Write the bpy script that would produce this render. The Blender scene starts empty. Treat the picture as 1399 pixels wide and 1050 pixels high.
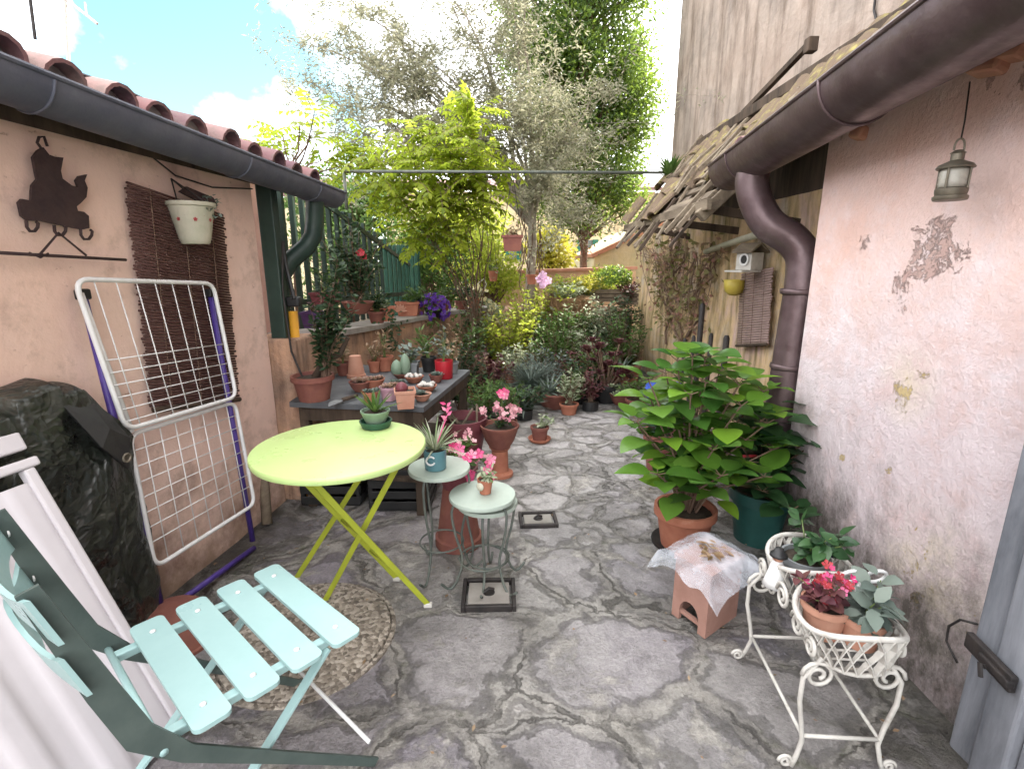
import bpy, bmesh, math, random
from mathutils import Vector, Matrix, Euler, Quaternion
R = random.Random(7)
sc = bpy.context.scene
COL = sc.collection
V = Vector
PI = math.pi

# ------------------------------------------------------------------ camera maths (pixel of the 1399x1050 photo -> ray)
F, CX, CY, H = 700.0, 699.5, 525.0, 1.35
PIT = math.atan(169 / F); CP, SP = math.cos(PIT), math.sin(PIT)
def ray(px, py):
    u = (px - CX) / F; v = (CY - py) / F
    return V((u, CP + v * SP, -SP + v * CP))
def P(px, py, x=None, y=None, z=None, n=None, d=None):
    r = ray(px, py); o = V((0, 0, H))
    if x is not None: t = x / r.x
    elif y is not None: t = y / r.y
    elif z is not None: t = (z - H) / r.z
    else:
        n = V(n); t = (d - n.dot(o)) / n.dot(r)
    return o + r * t
def LWX(y): return -1.31 - 0.13 * (2.7 - y)            # the left wall runs slightly askew
def LW(px, py, off=0.0): return P(px, py, n=(1, -0.13, 0), d=-1.661 + off)

# ------------------------------------------------------------------ mesh builder
class MB:
    def __init__(s): s.v = []; s.f = []; s.m = []; s.cur = 0
    def add(s, vs, fs):
        b = len(s.v); s.v += [tuple(p) for p in vs]
        s.f += [tuple(b + i for i in f) for f in fs]; s.m += [s.cur] * len(fs)
        return s
    def box(s, c, size, rot=None, bev=0.0):
        bm = bmesh.new(); bmesh.ops.create_cube(bm, size=1)
        for w in bm.verts: w.co = V((w.co.x * size[0], w.co.y * size[1], w.co.z * size[2]))
        if bev: bmesh.ops.bevel(bm, geom=bm.edges[:], offset=bev, segments=2, profile=.5, affect='EDGES')
        M_ = (rot.to_matrix() if isinstance(rot, (Euler, Quaternion)) else rot) if rot is not None else Matrix.Identity(3)
        bm.verts.index_update()
        s.add([M_ @ w.co + V(c) for w in bm.verts], [[w.index for w in f.verts] for f in bm.faces]); bm.free(); return s
    def bar(s, a, b, w, h, up=(0, 0, 1), bev=0.0):
        a, b = V(a), V(b); d = b - a; L = d.length; d.normalize()
        sd = d.cross(V(up));
        if sd.length < 1e-4: sd = d.cross(V((1, 0, 0)))
        sd.normalize(); u = sd.cross(d)
        M_ = Matrix((sd, d, u)).transposed()
        return s.box((a + b) / 2, (w, L, h), M_, bev)
    def tube(s, pts, r, n=8, cap=True, closed=False):
        pts = [V(p) for p in pts]; k = len(pts)
        rs = r if isinstance(r, (list, tuple)) else [r] * k
        vs, fs = [], []; prev = None
        for i, p in enumerate(pts):
            if closed: d = pts[(i + 1) % k] - pts[i - 1]
            else: d = pts[min(i + 1, k - 1)] - pts[max(i - 1, 0)]
            if d.length < 1e-9: d = V((0, 0, 1))
            d.normalize()
            if prev is None:
                a = d.cross(V((0, 0, 1)));
                if a.length < .05: a = d.cross(V((1, 0, 0)))
            else:
                a = prev - d * prev.dot(d)
                if a.length < 1e-4: a = d.cross(V((0, 0, 1)))
            a.normalize(); prev = a; b = d.cross(a)
            for j in range(n):
                t = 2 * PI * j / n
                vs.append(p + (a * math.cos(t) + b * math.sin(t)) * rs[i])
        for i in range(k if closed else k - 1):
            for j in range(n):
                i2 = (i + 1) % k
                fs.append((i * n + j, i * n + (j + 1) % n, i2 * n + (j + 1) % n, i2 * n + j))
        if cap and not closed:
            fs.append(tuple(range(n - 1, -1, -1))); fs.append(tuple((k - 1) * n + j for j in range(n)))
        return s.add(vs, fs)
    def lathe(s, prof, o=(0, 0, 0), n=24, wob=0.0, M_=None, close=False):
        o = V(o); vs, fs = [], []; k = len(prof)
        for (r, z) in prof:
            for j in range(n):
                t = 2 * PI * j / n; rr = r * (1 + wob * math.sin(3 * t + z * 20))
                q = V((rr * math.cos(t), rr * math.sin(t), z))
                vs.append(o + (M_ @ q if M_ else q))
        for i in range(k - 1):
            for j in range(n):
                fs.append((i * n + j, i * n + (j + 1) % n, (i + 1) * n + (j + 1) % n, (i + 1) * n + j))
        if prof[0][0] > 1e-5: fs.append(tuple(range(n - 1, -1, -1)))
        if prof[-1][0] > 1e-5: fs.append(tuple((k - 1) * n + j for j in range(n)))
        return s.add(vs, fs)
    def prism(s, poly, off):
        poly = [V(p) for p in poly]; off = V(off); k = len(poly)
        return s.add(poly + [p + off for p in poly],
            [tuple(range(k - 1, -1, -1)), tuple(range(k, 2 * k))] + [(i, (i + 1) % k, k + (i + 1) % k, k + i) for i in range(k)])
    def leaf(s, p, d, nrm, L, W, fold=.15, droop=.2, shape=((0, .0), (.25, .8), (.55, 1), (.82, .55), (1, 0))):
        p = V(p); d = V(d).normalized(); nrm = V(nrm); sd = d.cross(nrm)
        if sd.length < 1e-3: sd = d.cross(V((.3, .8, .5)))
        sd.normalize(); up = sd.cross(d)
        vs, fs = [], []; last = None
        for (t, w) in shape:
            c = p + d * (L * t) - up * (droop * L * t * t)
            if w == 0: ids = [len(vs)]; vs.append(c)
            else:
                e = up * (fold * W * w * .5)
                ids = [len(vs), len(vs) + 1, len(vs) + 2]
                vs += [c - sd * (W * w * .5) + e, c, c + sd * (W * w * .5) + e]
            if last is not None:
                if len(last) == 1 and len(ids) == 3: fs += [(last[0], ids[1], ids[0]), (last[0], ids[2], ids[1])]
                elif len(last) == 3 and len(ids) == 3: fs += [(last[0], last[1], ids[1], ids[0]), (last[1], last[2], ids[2], ids[1])]
                elif len(last) == 3: fs += [(last[0], last[1], ids[0]), (last[1], last[2], ids[0])]
            last = ids
        return s.add(vs, fs)
    def leaf4(s, p, d, nrm, L, W):
        p = V(p); d = V(d).normalized(); sd = d.cross(V(nrm))
        if sd.length < 1e-3: sd = d.cross(V((.3, .8, .5)))
        sd.normalize()
        m = p + d * (L * .45); up = sd.cross(d) * (W * .12)
        return s.add([p, m + sd * (W * .5) + up, p + d * L, m - sd * (W * .5) + up], [(0, 1, 2, 3)])
    def flower(s, p, nrm, r, petals=5, cone=.35):
        p = V(p); nrm = V(nrm).normalized(); a = nrm.cross(V((.2, .3, .9)));
        if a.length < 1e-3: a = nrm.cross(V((1, 0, 0)))
        a.normalize(); b = nrm.cross(a); vs = [p]; fs = []
        for i in range(petals):
            t = 2 * PI * i / petals
            for q, rr in ((-.42, .8), (0, 1.05), (.42, .8)):
                tt = t + q * 2 * PI / petals
                vs.append(p + (a * math.cos(tt) + b * math.sin(tt)) * (r * rr) + nrm * (r * cone * rr))
            k = 1 + 3 * i; fs += [(0, k, k + 1), (0, k + 1, k + 2)]
        return s.add(vs, fs)
    def build(s, name, mat, parent=None, smooth=False, angle=None):
        if not s.v: return None
        vs = [V(p) for p in s.v]
        if parent is not None:
            org = wloc(parent)
        else:
            xs = [p.x for p in vs]; ys = [p.y for p in vs]; zs = [p.z for p in vs]
            org = V(((min(xs) + max(xs)) / 2, (min(ys) + max(ys)) / 2, min(zs)))
        me = bpy.data.meshes.new(name)
        me.from_pydata([p - org for p in vs], [], s.f)
        for mm in (mat if isinstance(mat, (list, tuple)) else [mat]): me.materials.append(mm)
        if len(me.materials) > 1: me.polygons.foreach_set('material_index', s.m)
        if smooth:
            me.polygons.foreach_set('use_smooth', [True] * len(me.polygons))
            if angle: me.set_sharp_from_angle(angle=math.radians(angle))
        me.update()
        ob = bpy.data.objects.new(name, me); COL.objects.link(ob)
        if parent is None: ob.location = org
        else:
            ob.parent = parent
        return ob
def wloc(o):
    l = V((0, 0, 0))
    while o is not None: l = l + o.location; o = o.parent
    return l
def tag(o, label=None, cat=None, group=None, kind=None):
    if label: o['label'] = label
    if cat: o['category'] = cat
    if group: o['group'] = group
    if kind: o['kind'] = kind
    elif label and cat: o['kind'] = 'thing'
    return o
def thing(name, loc, label, cat, group=None):
    o = bpy.data.objects.new(name, None); COL.objects.link(o); o.location = V(loc)
    o.empty_display_size = .1
    return tag(o, label, cat, group, 'thing')

# ------------------------------------------------------------------ materials
class NT:
    def __init__(s, name):
        s.mat = bpy.data.materials.new(name); s.mat.use_nodes = True; s.t = s.mat.node_tree; s.t.nodes.clear()
        s.out = s.n('ShaderNodeOutputMaterial'); s.coord = None
    def n(s, typ, **kw):
        nd = s.t.nodes.new(typ)
        for k, v in kw.items(): setattr(nd, k, v)
        return nd
    def l(s, a, b): s.t.links.new(a, b)
    def set(s, sock, val):
        if hasattr(val, 'is_linked') or isinstance(val, bpy.types.NodeSocket): s.l(val, sock)
        else:
            if isinstance(val, (tuple, list)) and len(val) == 3 and sock.type == 'RGBA': val = (*val, 1)
            sock.default_value = val
    def obj(s):
        if not s.coord: s.coord = s.n('ShaderNodeTexCoord').outputs['Object']
        return s.coord
    def map(s, scale=(1, 1, 1), rot=(0, 0, 0), loc=(0, 0, 0), src=None):
        m = s.n('ShaderNodeMapping'); s.l(src or s.obj(), m.inputs[0])
        m.inputs['Scale'].default_value = scale; m.inputs['Rotation'].default_value = rot; m.inputs['Location'].default_value = loc
        return m.outputs[0]
    def noise(s, scale, detail=6, rough=.6, vec=None, dist=0, out='Fac'):
        t = s.n('ShaderNodeTexNoise'); s.l(vec or s.obj(), t.inputs['Vector'])
        t.inputs['Scale'].default_value = scale; t.inputs['Detail'].default_value = detail
        t.inputs['Roughness'].default_value = rough; t.inputs['Distortion'].default_value = dist
        return t.outputs[out]
    def voro(s, scale, feature='F1', vec=None, out='Distance', rnd=1):
        t = s.n('ShaderNodeTexVoronoi', feature=feature); s.l(vec or s.obj(), t.inputs['Vector'])
        t.inputs['Scale'].default_value = scale; t.inputs['Randomness'].default_value = rnd
        return t.outputs[out]
    def ramp(s, fac, stops, interp='LINEAR'):
        r = s.n('ShaderNodeValToRGB'); r.color_ramp.interpolation = interp; s.set(r.inputs[0], fac)
        e = r.color_ramp.elements
        while len(e) < len(stops): e.new(.5)
        for i, (p, c) in enumerate(stops):
            e[i].position = p; e[i].color = (*c, 1) if isinstance(c, (tuple, list)) else (c, c, c, 1)
        return r.outputs[0]
    def mix(s, fac, a, b, blend='MIX'):
        m = s.n('ShaderNodeMix', data_type='RGBA', blend_type=blend)
        s.set(m.inputs[0], fac); s.set(m.inputs[6], a); s.set(m.inputs[7], b); return m.outputs[2]
    def math(s, op, a, b=0.0, c=0.0, clamp=False):
        m = s.n('ShaderNodeMath', operation=op, use_clamp=clamp)
        s.set(m.inputs[0], a); s.set(m.inputs[1], b); s.set(m.inputs[2], c); return m.outputs[0]
    def mr(s, v, a, b, c=0, d=1):
        m = s.n('ShaderNodeMapRange'); s.set(m.inputs[0], v)
        for i, q in enumerate((a, b, c, d)): m.inputs[i + 1].default_value = q
        return m.outputs[0]
    def sep(s, vec=None):
        x = s.n('ShaderNodeSeparateXYZ'); s.l(vec or s.obj(), x.inputs[0]); return x.outputs
    def bump(s, h, strength=.4, dist=.01, nrm=None):
        b = s.n('ShaderNodeBump'); b.inputs['Strength'].default_value = strength; b.inputs['Distance'].default_value = dist
        s.l(h, b.inputs['Height'])
        if nrm: s.l(nrm, b.inputs['Normal'])
        return b.outputs[0]
    def bsdf(s, col, rough=.7, metal=0, normal=None, spec=.4, **kw):
        b = s.n('ShaderNodeBsdfPrincipled'); s.set(b.inputs['Base Color'], col); s.set(b.inputs['Roughness'], rough)
        s.set(b.inputs['Metallic'], metal); b.inputs['Specular IOR Level'].default_value = spec
        for k, v in kw.items(): s.set(b.inputs[k.replace('_', ' ')], v)
        if normal: s.l(normal, b.inputs['Normal'])
        s.l(b.outputs[0], s.out.inputs[0]); return b

def pm(name, c1, c2=None, scale=8, rough=.7, bump=.25, bscale=60, metal=0, c3=None, spec=.4, bdist=.004):
    t = NT(name); c2 = c2 or tuple(x * .7 for x in c1)
    nz = t.noise(scale, 8, .62)
    stops = [(.35, c1), (.62, c2)] + ([(.74, c3)] if c3 else [])
    col = t.ramp(nz, stops)
    h = t.noise(bscale, 6, .6)
    t.bsdf(col, t.mr(t.noise(scale * 2.3), .3, .7, max(0, rough - .12), min(1, rough + .1)), metal, t.bump(h, bump, bdist), spec)
    return t.mat
def leafmat(name, stops, trans=.4, rough=.5, spec=.3):
    t = NT(name)
    g = t.n('ShaderNodeNewGeometry').outputs['Random Per Island']
    k = len(stops)
    col = t.ramp(g, [(i / max(1, k - 1), c) for i, c in enumerate(stops)])
    col = t.mix(.35, col, t.ramp(t.noise(14, 4), [(.3, .55), (.7, 1.0)]), 'MULTIPLY')
    b = t.bsdf(col, rough, 0, None, spec)
    tr = t.n('ShaderNodeBsdfTranslucent'); t.l(t.mix(.5, col, (.30, .42, .04), 'SCREEN') if trans > .45 else col, tr.inputs[0])
    ms = t.n('ShaderNodeMixShader'); ms.inputs[0].default_value = trans
    t.l(b.outputs[0], ms.inputs[1]); t.l(tr.outputs[0], ms.inputs[2]); t.l(ms.outputs[0], t.out.inputs[0])
    return t.mat

def plaster_right():
    t = NT('lilac_pink_plaster'); x, y, z = t.sep()
    big = t.noise(1.5, 7, .62); mid = t.noise(7, 9, .7); fine = t.noise(60, 6, .65); flk = t.noise(9, 10, .78, dist=.4)
    def near(px, py, r0, r1):     # how close to a flaking spot of the wall
        p = P(px, py, x=1.32) - V((1.6, 1, 0))
        d = t.n('ShaderNodeVectorMath', operation='DISTANCE'); t.l(t.obj(), d.inputs[0]); d.inputs[1].default_value = p
        return t.mr(d.outputs['Value'], r1, r0)
    col = t.ramp(big, [(.33, (.75, .50, .43)), (.62, (.78, .59, .55))])
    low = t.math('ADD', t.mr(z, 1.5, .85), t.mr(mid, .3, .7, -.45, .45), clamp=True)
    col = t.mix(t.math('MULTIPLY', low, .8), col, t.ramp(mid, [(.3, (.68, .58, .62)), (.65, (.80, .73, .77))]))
    col = t.mix(.35, col, t.ramp(flk, [(.3, .72), (.65, 1.0)]), 'MULTIPLY')
    m1 = None
    for a in ((1275, 345, .05, .22), (1235, 395, .03, .17), (1150, 190, .0, .10), (1380, 80, .0, .2), (1180, 330, .0, .09)):
        q = t.math('MULTIPLY', near(*a), .25); m1 = q if m1 is None else t.math('MAXIMUM', m1, q)
    frag = t.ramp(t.noise(34, 6, .7), [(.40, 0), (.47, 1)])
    m1 = t.ramp(t.math('ADD', flk, t.math('SUBTRACT', m1, .205)), [(.53, 0), (.545, 1)])
    m1 = t.math('MULTIPLY', m1, frag); col = t.mix(m1, col, t.ramp(mid, [(.35, (.48, .32, .29)), (.65, (.58, .41, .37))]))
    m2 = None
    for a in ((1235, 535, .0, .10), (1262, 512, .0, .07), (1250, 770, .0, .20), (1150, 625, .0, .06), (1215, 640, .0, .06), (1310, 830, .0, .16), (1250, 815, .0, .10)):
        q = t.math('MULTIPLY', near(*a), .28); m2 = q if m2 is None else t.math('MAXIMUM', m2, q)
    m2 = t.ramp(t.math('ADD', flk, t.math('SUBTRACT', m2, .205)), [(.53, 0), (.55, 1)])
    m2 = t.math('MULTIPLY', m2, frag)
    soft = t.math('MULTIPLY', t.math('MAXIMUM', near(1265, 790, .0, .3), near(1240, 525, .0, .16)), t.ramp(mid, [(.4, 0), (.6, .55)])); col = t.mix(soft, col, (.68, .55, .30))
    col = t.mix(t.math('MULTIPLY', m2, .85), col, t.ramp(mid, [(.35, (.52, .36, .13)), (.65, (.68, .54, .26))]))
    gz_ = t.math('MULTIPLY', t.ramp(t.noise(20, 9, .78), [(.50, 0), (.60, 1)]), t.mr(z, .72, .22)); col = t.mix(t.math('MULTIPLY', gz_, .2), col, (.30, .27, .25))
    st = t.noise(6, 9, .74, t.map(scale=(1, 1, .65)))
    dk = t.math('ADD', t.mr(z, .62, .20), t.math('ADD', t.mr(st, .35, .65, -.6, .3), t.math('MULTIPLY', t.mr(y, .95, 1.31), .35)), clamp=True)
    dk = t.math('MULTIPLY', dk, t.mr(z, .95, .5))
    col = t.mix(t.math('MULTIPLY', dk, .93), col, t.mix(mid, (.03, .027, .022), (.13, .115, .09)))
    h = t.math('ADD', t.math('MULTIPLY', t.noise(26, 9, .74), t.mr(z, 1.35, .55, .35, 2.0)), t.math('MULTIPLY', m1, -1.2))
    h = t.math('ADD', h, t.math('ADD', t.math('MULTIPLY', m2, -1.2), t.math('ADD', t.math('MULTIPLY', fine, .3), t.math('MULTIPLY', big, 2.0))))
    t.bsdf(col, .9, 0, t.bump(h, .85, .02), .2); return t.mat
def plaster_left():
    t = NT('salmon_plaster'); x, y, z = t.sep()
    big = t.noise(1.3, 6, .6); mid = t.noise(6, 8, .65)
    col = t.ramp(big, [(.3, (.75, .52, .42)), (.65, (.80, .60, .52))])
    col = t.mix(.3, col, t.ramp(mid, [(.3, .65), (.7, 1.0)]), 'MULTIPLY')
    cr = t.math('MULTIPLY', t.ramp(t.noise(11, 9, .75, t.map(scale=(1, 1, 2.2))), [(.63, 0), (.67, 1)]), .7)
    col = t.mix(cr, col, (.36, .22, .17))
    damp = t.math('ADD', t.mr(z, .55, .05), t.mr(t.noise(5, 8, .7), .35, .65, -.6, .4), clamp=True)
    col = t.mix(t.math('MULTIPLY', damp, .85), col, t.ramp(mid, [(.4, (.20, .12, .09)), (.6, (.32, .22, .15))]))
    h = t.math('ADD', t.noise(24, 8, .65), t.math('MULTIPLY', cr, -.8))
    t.bsdf(col, .9, 0, t.bump(h, .4, .01), .2); return t.mat
def plaster_old(name, a, b, c, stain=(.12, .10, .07), sc_=1.0, streak=.6):
    t = NT(name); x, y, z = t.sep()
    n1 = t.noise(1.1 * sc_, 8, .65, dist=.5); n2 = t.noise(5 * sc_, 8, .7); st = t.noise(2.2 * sc_, 7, .65, t.map(scale=(2.2, 2.2, .35)))
    col = t.ramp(n1, [(.32, a), (.5, b), (.66, c)])
    col = t.mix(t.math('MULTIPLY', t.ramp(st, [(.45, 0), (.68, 1)]), streak), col, stain)
    col = t.mix(.4, col, t.ramp(n2, [(.3, .5), (.68, 1.0)]), 'MULTIPLY')
    h = t.math('ADD', n2, t.math('MULTIPLY', n1, 1.5))
    t.bsdf(col, .92, 0, t.bump(h, .6, .03), .2); return t.mat
def paving_mat():
    t = NT('old_stone_paving'); x, y, z = t.sep()
    wob = t.noise(2.6, 6, .62, out='Color')
    mx = t.n('ShaderNodeVectorMath', operation='MULTIPLY_ADD'); t.l(wob, mx.inputs[0]); mx.inputs[1].default_value = (.38, .38, 0); t.l(t.obj(), mx.inputs[2])
    sm = t.n('ShaderNodeVectorMath', operation='MULTIPLY'); t.l(mx.outputs[0], sm.inputs[0]); sm.inputs[1].default_value = (1, 1.2, 0)
    vec = sm.outputs[0]
    e1 = t.voro(2.1, 'DISTANCE_TO_EDGE', vec); c1 = t.voro(2.1, 'F1', vec, 'Color')
    e2 = t.voro(4.6, 'DISTANCE_TO_EDGE', vec); c2 = t.voro(4.6, 'F1', vec, 'Color')
    n1 = t.noise(3.0, 9, .7, dist=.4); n2 = t.noise(15, 9, .75); n3 = t.noise(90, 5, .65); n4 = t.noise(1.25, 8, .68, t.map(loc=(2, 7, 0)), .5)
    far = t.mr(t.math('ADD', y, t.math('ADD', t.mr(x, -.6, .9, -.25, .25), t.mr(n1, .3, .7, -.3, .3))), -.85, -.35)     # smaller setts beyond the drain covers
    edge = t.n('ShaderNodeMix', data_type='FLOAT'); t.l(far, edge.inputs[0]); t.l(e1, edge.inputs[2]); t.l(e2, edge.inputs[3]); edge = edge.outputs[0]
    cs = t.n('ShaderNodeSeparateColor'); t.l(t.mix(far, c1, c2), cs.inputs[0]); rnd = cs.outputs[0]
    grain = t.ramp(n2, [(.27, .52), (.5, .98), (.72, 1.3)]); fine = t.ramp(n3, [(.3, .78), (.7, 1.25)])
    near = t.ramp(rnd, [(0, (.275, .25, .275)), (.3, (.325, .30, .315)), (.55, (.345, .325, .305)), (.8, (.28, .262, .295)), (1, (.38, .35, .34))])
    stone = t.mix(t.math('MULTIPLY', far, .6), near, t.mix(rnd, (.45, .425, .415), (.58, .55, .535)))
    mort = t.mix(far, t.ramp(t.noise(2.6, 6, .65, t.map(loc=(4, 4, 0))), [(.34, (.17, .158, .14)), (.46, (.31, .29, .26)), (.62, (.48, .45, .40))]), (.28, .265, .245))
    rag = t.math('ADD', edge, t.mr(t.noise(8, 10, .78), .25, .75, -.10, .10))
    joint = t.ramp(rag, [(.0, 1), (.06, .8), (.11, 0)])
    col = t.mix(t.math('MULTIPLY', joint, .85), stone, mort)
    smear = t.ramp(n1, [(.54, 0), (.60, .75)])
    col = t.mix(smear, col, t.ramp(n2, [(.35, (.30, .28, .25)), (.62, (.50, .47, .42))]))
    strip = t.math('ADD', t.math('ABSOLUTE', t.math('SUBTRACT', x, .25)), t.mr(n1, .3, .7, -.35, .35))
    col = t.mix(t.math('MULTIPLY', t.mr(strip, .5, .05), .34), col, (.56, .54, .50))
    col = t.mix(.85, col, grain, 'MULTIPLY'); col = t.mix(.8, col, fine, 'MULTIPLY')
    sp = t.ramp(t.noise(130, 3, .6), [(.60, 0), (.68, 1)]); col = t.mix(t.math('MULTIPLY', sp, .30), col, (.50, .47, .42))
    crk = t.math('MULTIPLY', t.ramp(t.math('ADD', edge, t.mr(n2, .3, .7, -.02, .02)), [(0, 1), (.010, .8), (.018, 0)]), t.ramp(t.noise(2.3, 4, .6), [(.44, 0), (.54, 1)]))
    col = t.mix(t.math('MULTIPLY', crk, .5), col, (.035, .032, .028))
    damp = t.ramp(n4, [(.47, 0), (.60, 1)]); col = t.mix(t.math('MULTIPLY', damp, .42), col, t.mix(n2, (.06, .058, .052), (.16, .155, .14)))
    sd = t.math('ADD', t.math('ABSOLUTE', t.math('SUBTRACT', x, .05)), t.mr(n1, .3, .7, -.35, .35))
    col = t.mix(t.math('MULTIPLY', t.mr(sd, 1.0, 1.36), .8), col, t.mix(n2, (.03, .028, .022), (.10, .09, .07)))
    moss = t.math('MULTIPLY', t.ramp(t.noise(5, 8, .7, t.map(loc=(9, 3, 0))), [(.58, 0), (.66, 1)]), joint); col = t.mix(t.math('MULTIPLY', moss, .6), col, (.07, .085, .03))
    h = t.math('ADD', t.math('MULTIPLY', t.ramp(rag, [(0, 0), (.06, .15), (.12, 1)]), 1.0), t.math('MULTIPLY', n2, 1.3))
    h = t.math('ADD', h, t.math('ADD', t.math('MULTIPLY', crk, -1.4), t.math('MULTIPLY', n3, .55)))
    h = t.math('ADD', h, t.math('ADD', t.math('MULTIPLY', n1, 1.6), t.math('MULTIPLY', smear, .35)))
    t.bsdf(col, t.math('SUBTRACT', t.mr(n2, .3, .7, .6, .9), t.math('MULTIPLY', damp, .22)), 0, t.bump(h, 1.0, .024), .4); return t.mat
def blind_mat(name, a, b, axis_scale):
    t = NT(name); x, y, z = t.sep()
    n = t.noise(5, 5, .6, t.map(scale=axis_scale)); 
    col = t.ramp(n, [(.3, a), (.7, b)])
    t.bsdf(col, .75, 0, t.bump(t.noise(90, 4), .4, .003), .3); return t.mat
def tarp_mat():
    t = NT('black_plastic_tarp')
    v = t.noise(3, 4, .6, out='Color'); mx = t.n('ShaderNodeVectorMath', operation='MULTIPLY_ADD'); t.l(v, mx.inputs[0]); mx.inputs[1].default_value = (.25, .25, .25); t.l(t.obj(), mx.inputs[2])
    e1 = t.voro(7, 'F1', mx.outputs[0]); e2 = t.voro(19, 'F1', mx.outputs[0]); e3 = t.voro(46, 'F1', mx.outputs[0]); n = t.noise(6, 7, .65)
    cr = t.math('ADD', e1, t.math('ADD', t.math('MULTIPLY', e2, .45), t.math('MULTIPLY', e3, .2)))
    col = t.ramp(n, [(.35, (.010, .011, .010)), (.58, (.022, .026, .020)), (.75, (.075, .075, .062))])
    t.bsdf(col, t.mr(n, .3, .7, .22, .42), 0, t.bump(cr, .9, .03), .55); return t.mat
def moss_tile():
    t = NT('mossy_roof_tile'); g = t.n('ShaderNodeNewGeometry').outputs['Random Per Island']
    col = t.ramp(g, [(0, (.17, .12, .085)), (.35, (.26, .19, .13)), (.7, (.10, .072, .055)), (1, (.36, .29, .21))])
    m = t.ramp(t.noise(11, 9, .74), [(.49, 0), (.60, 1)])
    col = t.mix(t.math('MULTIPLY', m, .75), col, t.ramp(t.noise(30), [(.35, (.10, .095, .03)), (.65, (.40, .34, .12))]))
    t.bsdf(col, .95, 0, t.bump(t.noise(40, 8, .7), .7, .01), .15); return t.mat
def tile_left():
    t = NT('terracotta_barrel_tile'); g = t.n('ShaderNodeNewGeometry').outputs['Random Per Island']
    col = t.ramp(g, [(0, (.21, .11, .115)), (.4, (.28, .155, .15)), (.75, (.16, .09, .105)), (1, (.36, .235, .215))])
    col = t.mix(t.math('MULTIPLY', t.ramp(t.noise(12, 8, .7), [(.45, 0), (.62, 1)]), .55), col, (.20, .17, .15))
    t.bsdf(col, .9, 0, t.bump(t.noise(50, 6, .7), .5, .006), .2); return t.mat
def film_mat():
    t = NT('clear_plastic_film')
    b = t.n('ShaderNodeBsdfPrincipled'); b.inputs['Base Color'].default_value = (.80, .84, .92, 1); b.inputs['Roughness'].default_value = .22
    t.l(t.bump(t.noise(16, 5, .6, dist=1.0), .7, .02), b.inputs['Normal'])
    tr = t.n('ShaderNodeBsdfTransparent'); tr.inputs[0].default_value = (.92, .94, .97, 1)
    ms = t.n('ShaderNodeMixShader'); t.l(t.mr(t.noise(9, 4, .5), .35, .7, .15, .5), ms.inputs[0])
    t.l(tr.outputs[0], ms.inputs[1]); t.l(b.outputs[0], ms.inputs[2]); t.l(ms.outputs[0], t.out.inputs[0]); return t.mat
def pebble_mat():
    t = NT('pebbly_concrete'); v = t.voro(75, 'F1'); c = t.voro(75, 'F1', out='Color'); n = t.noise(6, 8, .65)
    cs = t.n('ShaderNodeSeparateColor'); t.l(c, cs.inputs[0])
    col = t.ramp(cs.outputs[0], [(0, (.13, .11, .09)), (.5, (.28, .24, .195)), (.9, (.44, .39, .33))])
    col = t.mix(.75, col, t.ramp(n, [(.3, .40), (.65, 1.0)]), 'MULTIPLY')
    t.bsdf(col, .85, 0, t.bump(t.math('MULTIPLY', v, -1.0), .8, .006), .3); return t.mat
def wood_mat(name, a, b, rough=.8, axis=(1, 1, .12), sc_=14):
    t = NT(name); n = t.noise(sc_, 8, .68, t.map(scale=axis), .4); n2 = t.noise(3, 6)
    col = t.ramp(n, [(.32, a), (.66, b)]); col = t.mix(.4, col, t.ramp(n2, [(.3, .6), (.7, 1.05)]), 'MULTIPLY')
    t.bsdf(col, rough, 0, t.bump(n, .5, .005), .25); return t.mat

M = {}
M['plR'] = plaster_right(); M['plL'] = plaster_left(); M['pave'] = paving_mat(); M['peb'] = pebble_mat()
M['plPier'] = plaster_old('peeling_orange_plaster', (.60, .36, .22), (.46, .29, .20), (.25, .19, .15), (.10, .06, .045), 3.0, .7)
M['plGar'] = plaster_old('stained_garden_wall_plaster', (.56, .40, .35), (.60, .43, .24), (.50, .42, .35), (.15, .125, .04), 2.6, .9)
M['plTall'] = plaster_old('weathered_tall_wall_plaster', (.33, .255, .21), (.41, .335, .285), (.28, .235, .205), (.15, .11, .085), 1.3, .85)
M['plPink'] = plaster_old('pink_neighbour_plaster', (.68, .38, .33), (.72, .44, .40), (.62, .36, .32), (.5, .3, .26), .7, .2)
M['plOr'] = plaster_old('orange_boundary_plaster', (.62, .38, .24), (.64, .44, .29), (.55, .36, .24), (.40, .27, .18), 1.2, .35)
M['plCream'] = plaster_old('cream_house_plaster', (.72, .58, .38), (.74, .62, .42), (.68, .56, .38), (.55, .42, .26), .5, .2)
M['plBuff'] = plaster_old('buff_outbuilding_plaster', (.62, .52, .28), (.58, .52, .36), (.52, .48, .34), (.30, .28, .16), .9, .5)
M['ground'] = pm('garden_soil', (.07, .055, .04), (.11, .09, .06), 3, .95, .6, 20)
M['soil'] = pm('potting_soil', (.025, .018, .012), (.05, .036, .025), 30, .95, .8, 60)
M['gutL'] = pm('grey_green_gutter_paint', (.070, .078, .108), (.105, .112, .140), 6, .55, .4, 18, c3=(.17, .17, .175), bdist=.006)
M['dkgreen'] = pm('dark_green_paint', (.012, .030, .024), (.022, .045, .035), 9, .5, .2, 60)
M['midgreen'] = pm('green_fence_paint', (.02, .085, .06), (.03, .12, .085), 9, .5, .2, 60)
M['gutR'] = pm('aged_brown_copper', (.085, .055, .058), (.13, .092, .095), 6, .40, .45, 14, .5, (.25, .20, .20), bdist=.007)
M['tileL'] = tile_left(); M['moss'] = moss_tile()
M['oldwood'] = wood_mat('weathered_grey_wood', (.10, .075, .055), (.26, .21, .15), axis=(1, .15, 1))
M['darkwood'] = wood_mat('dark_old_wood', (.03, .022, .016), (.10, .07, .05))
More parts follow.
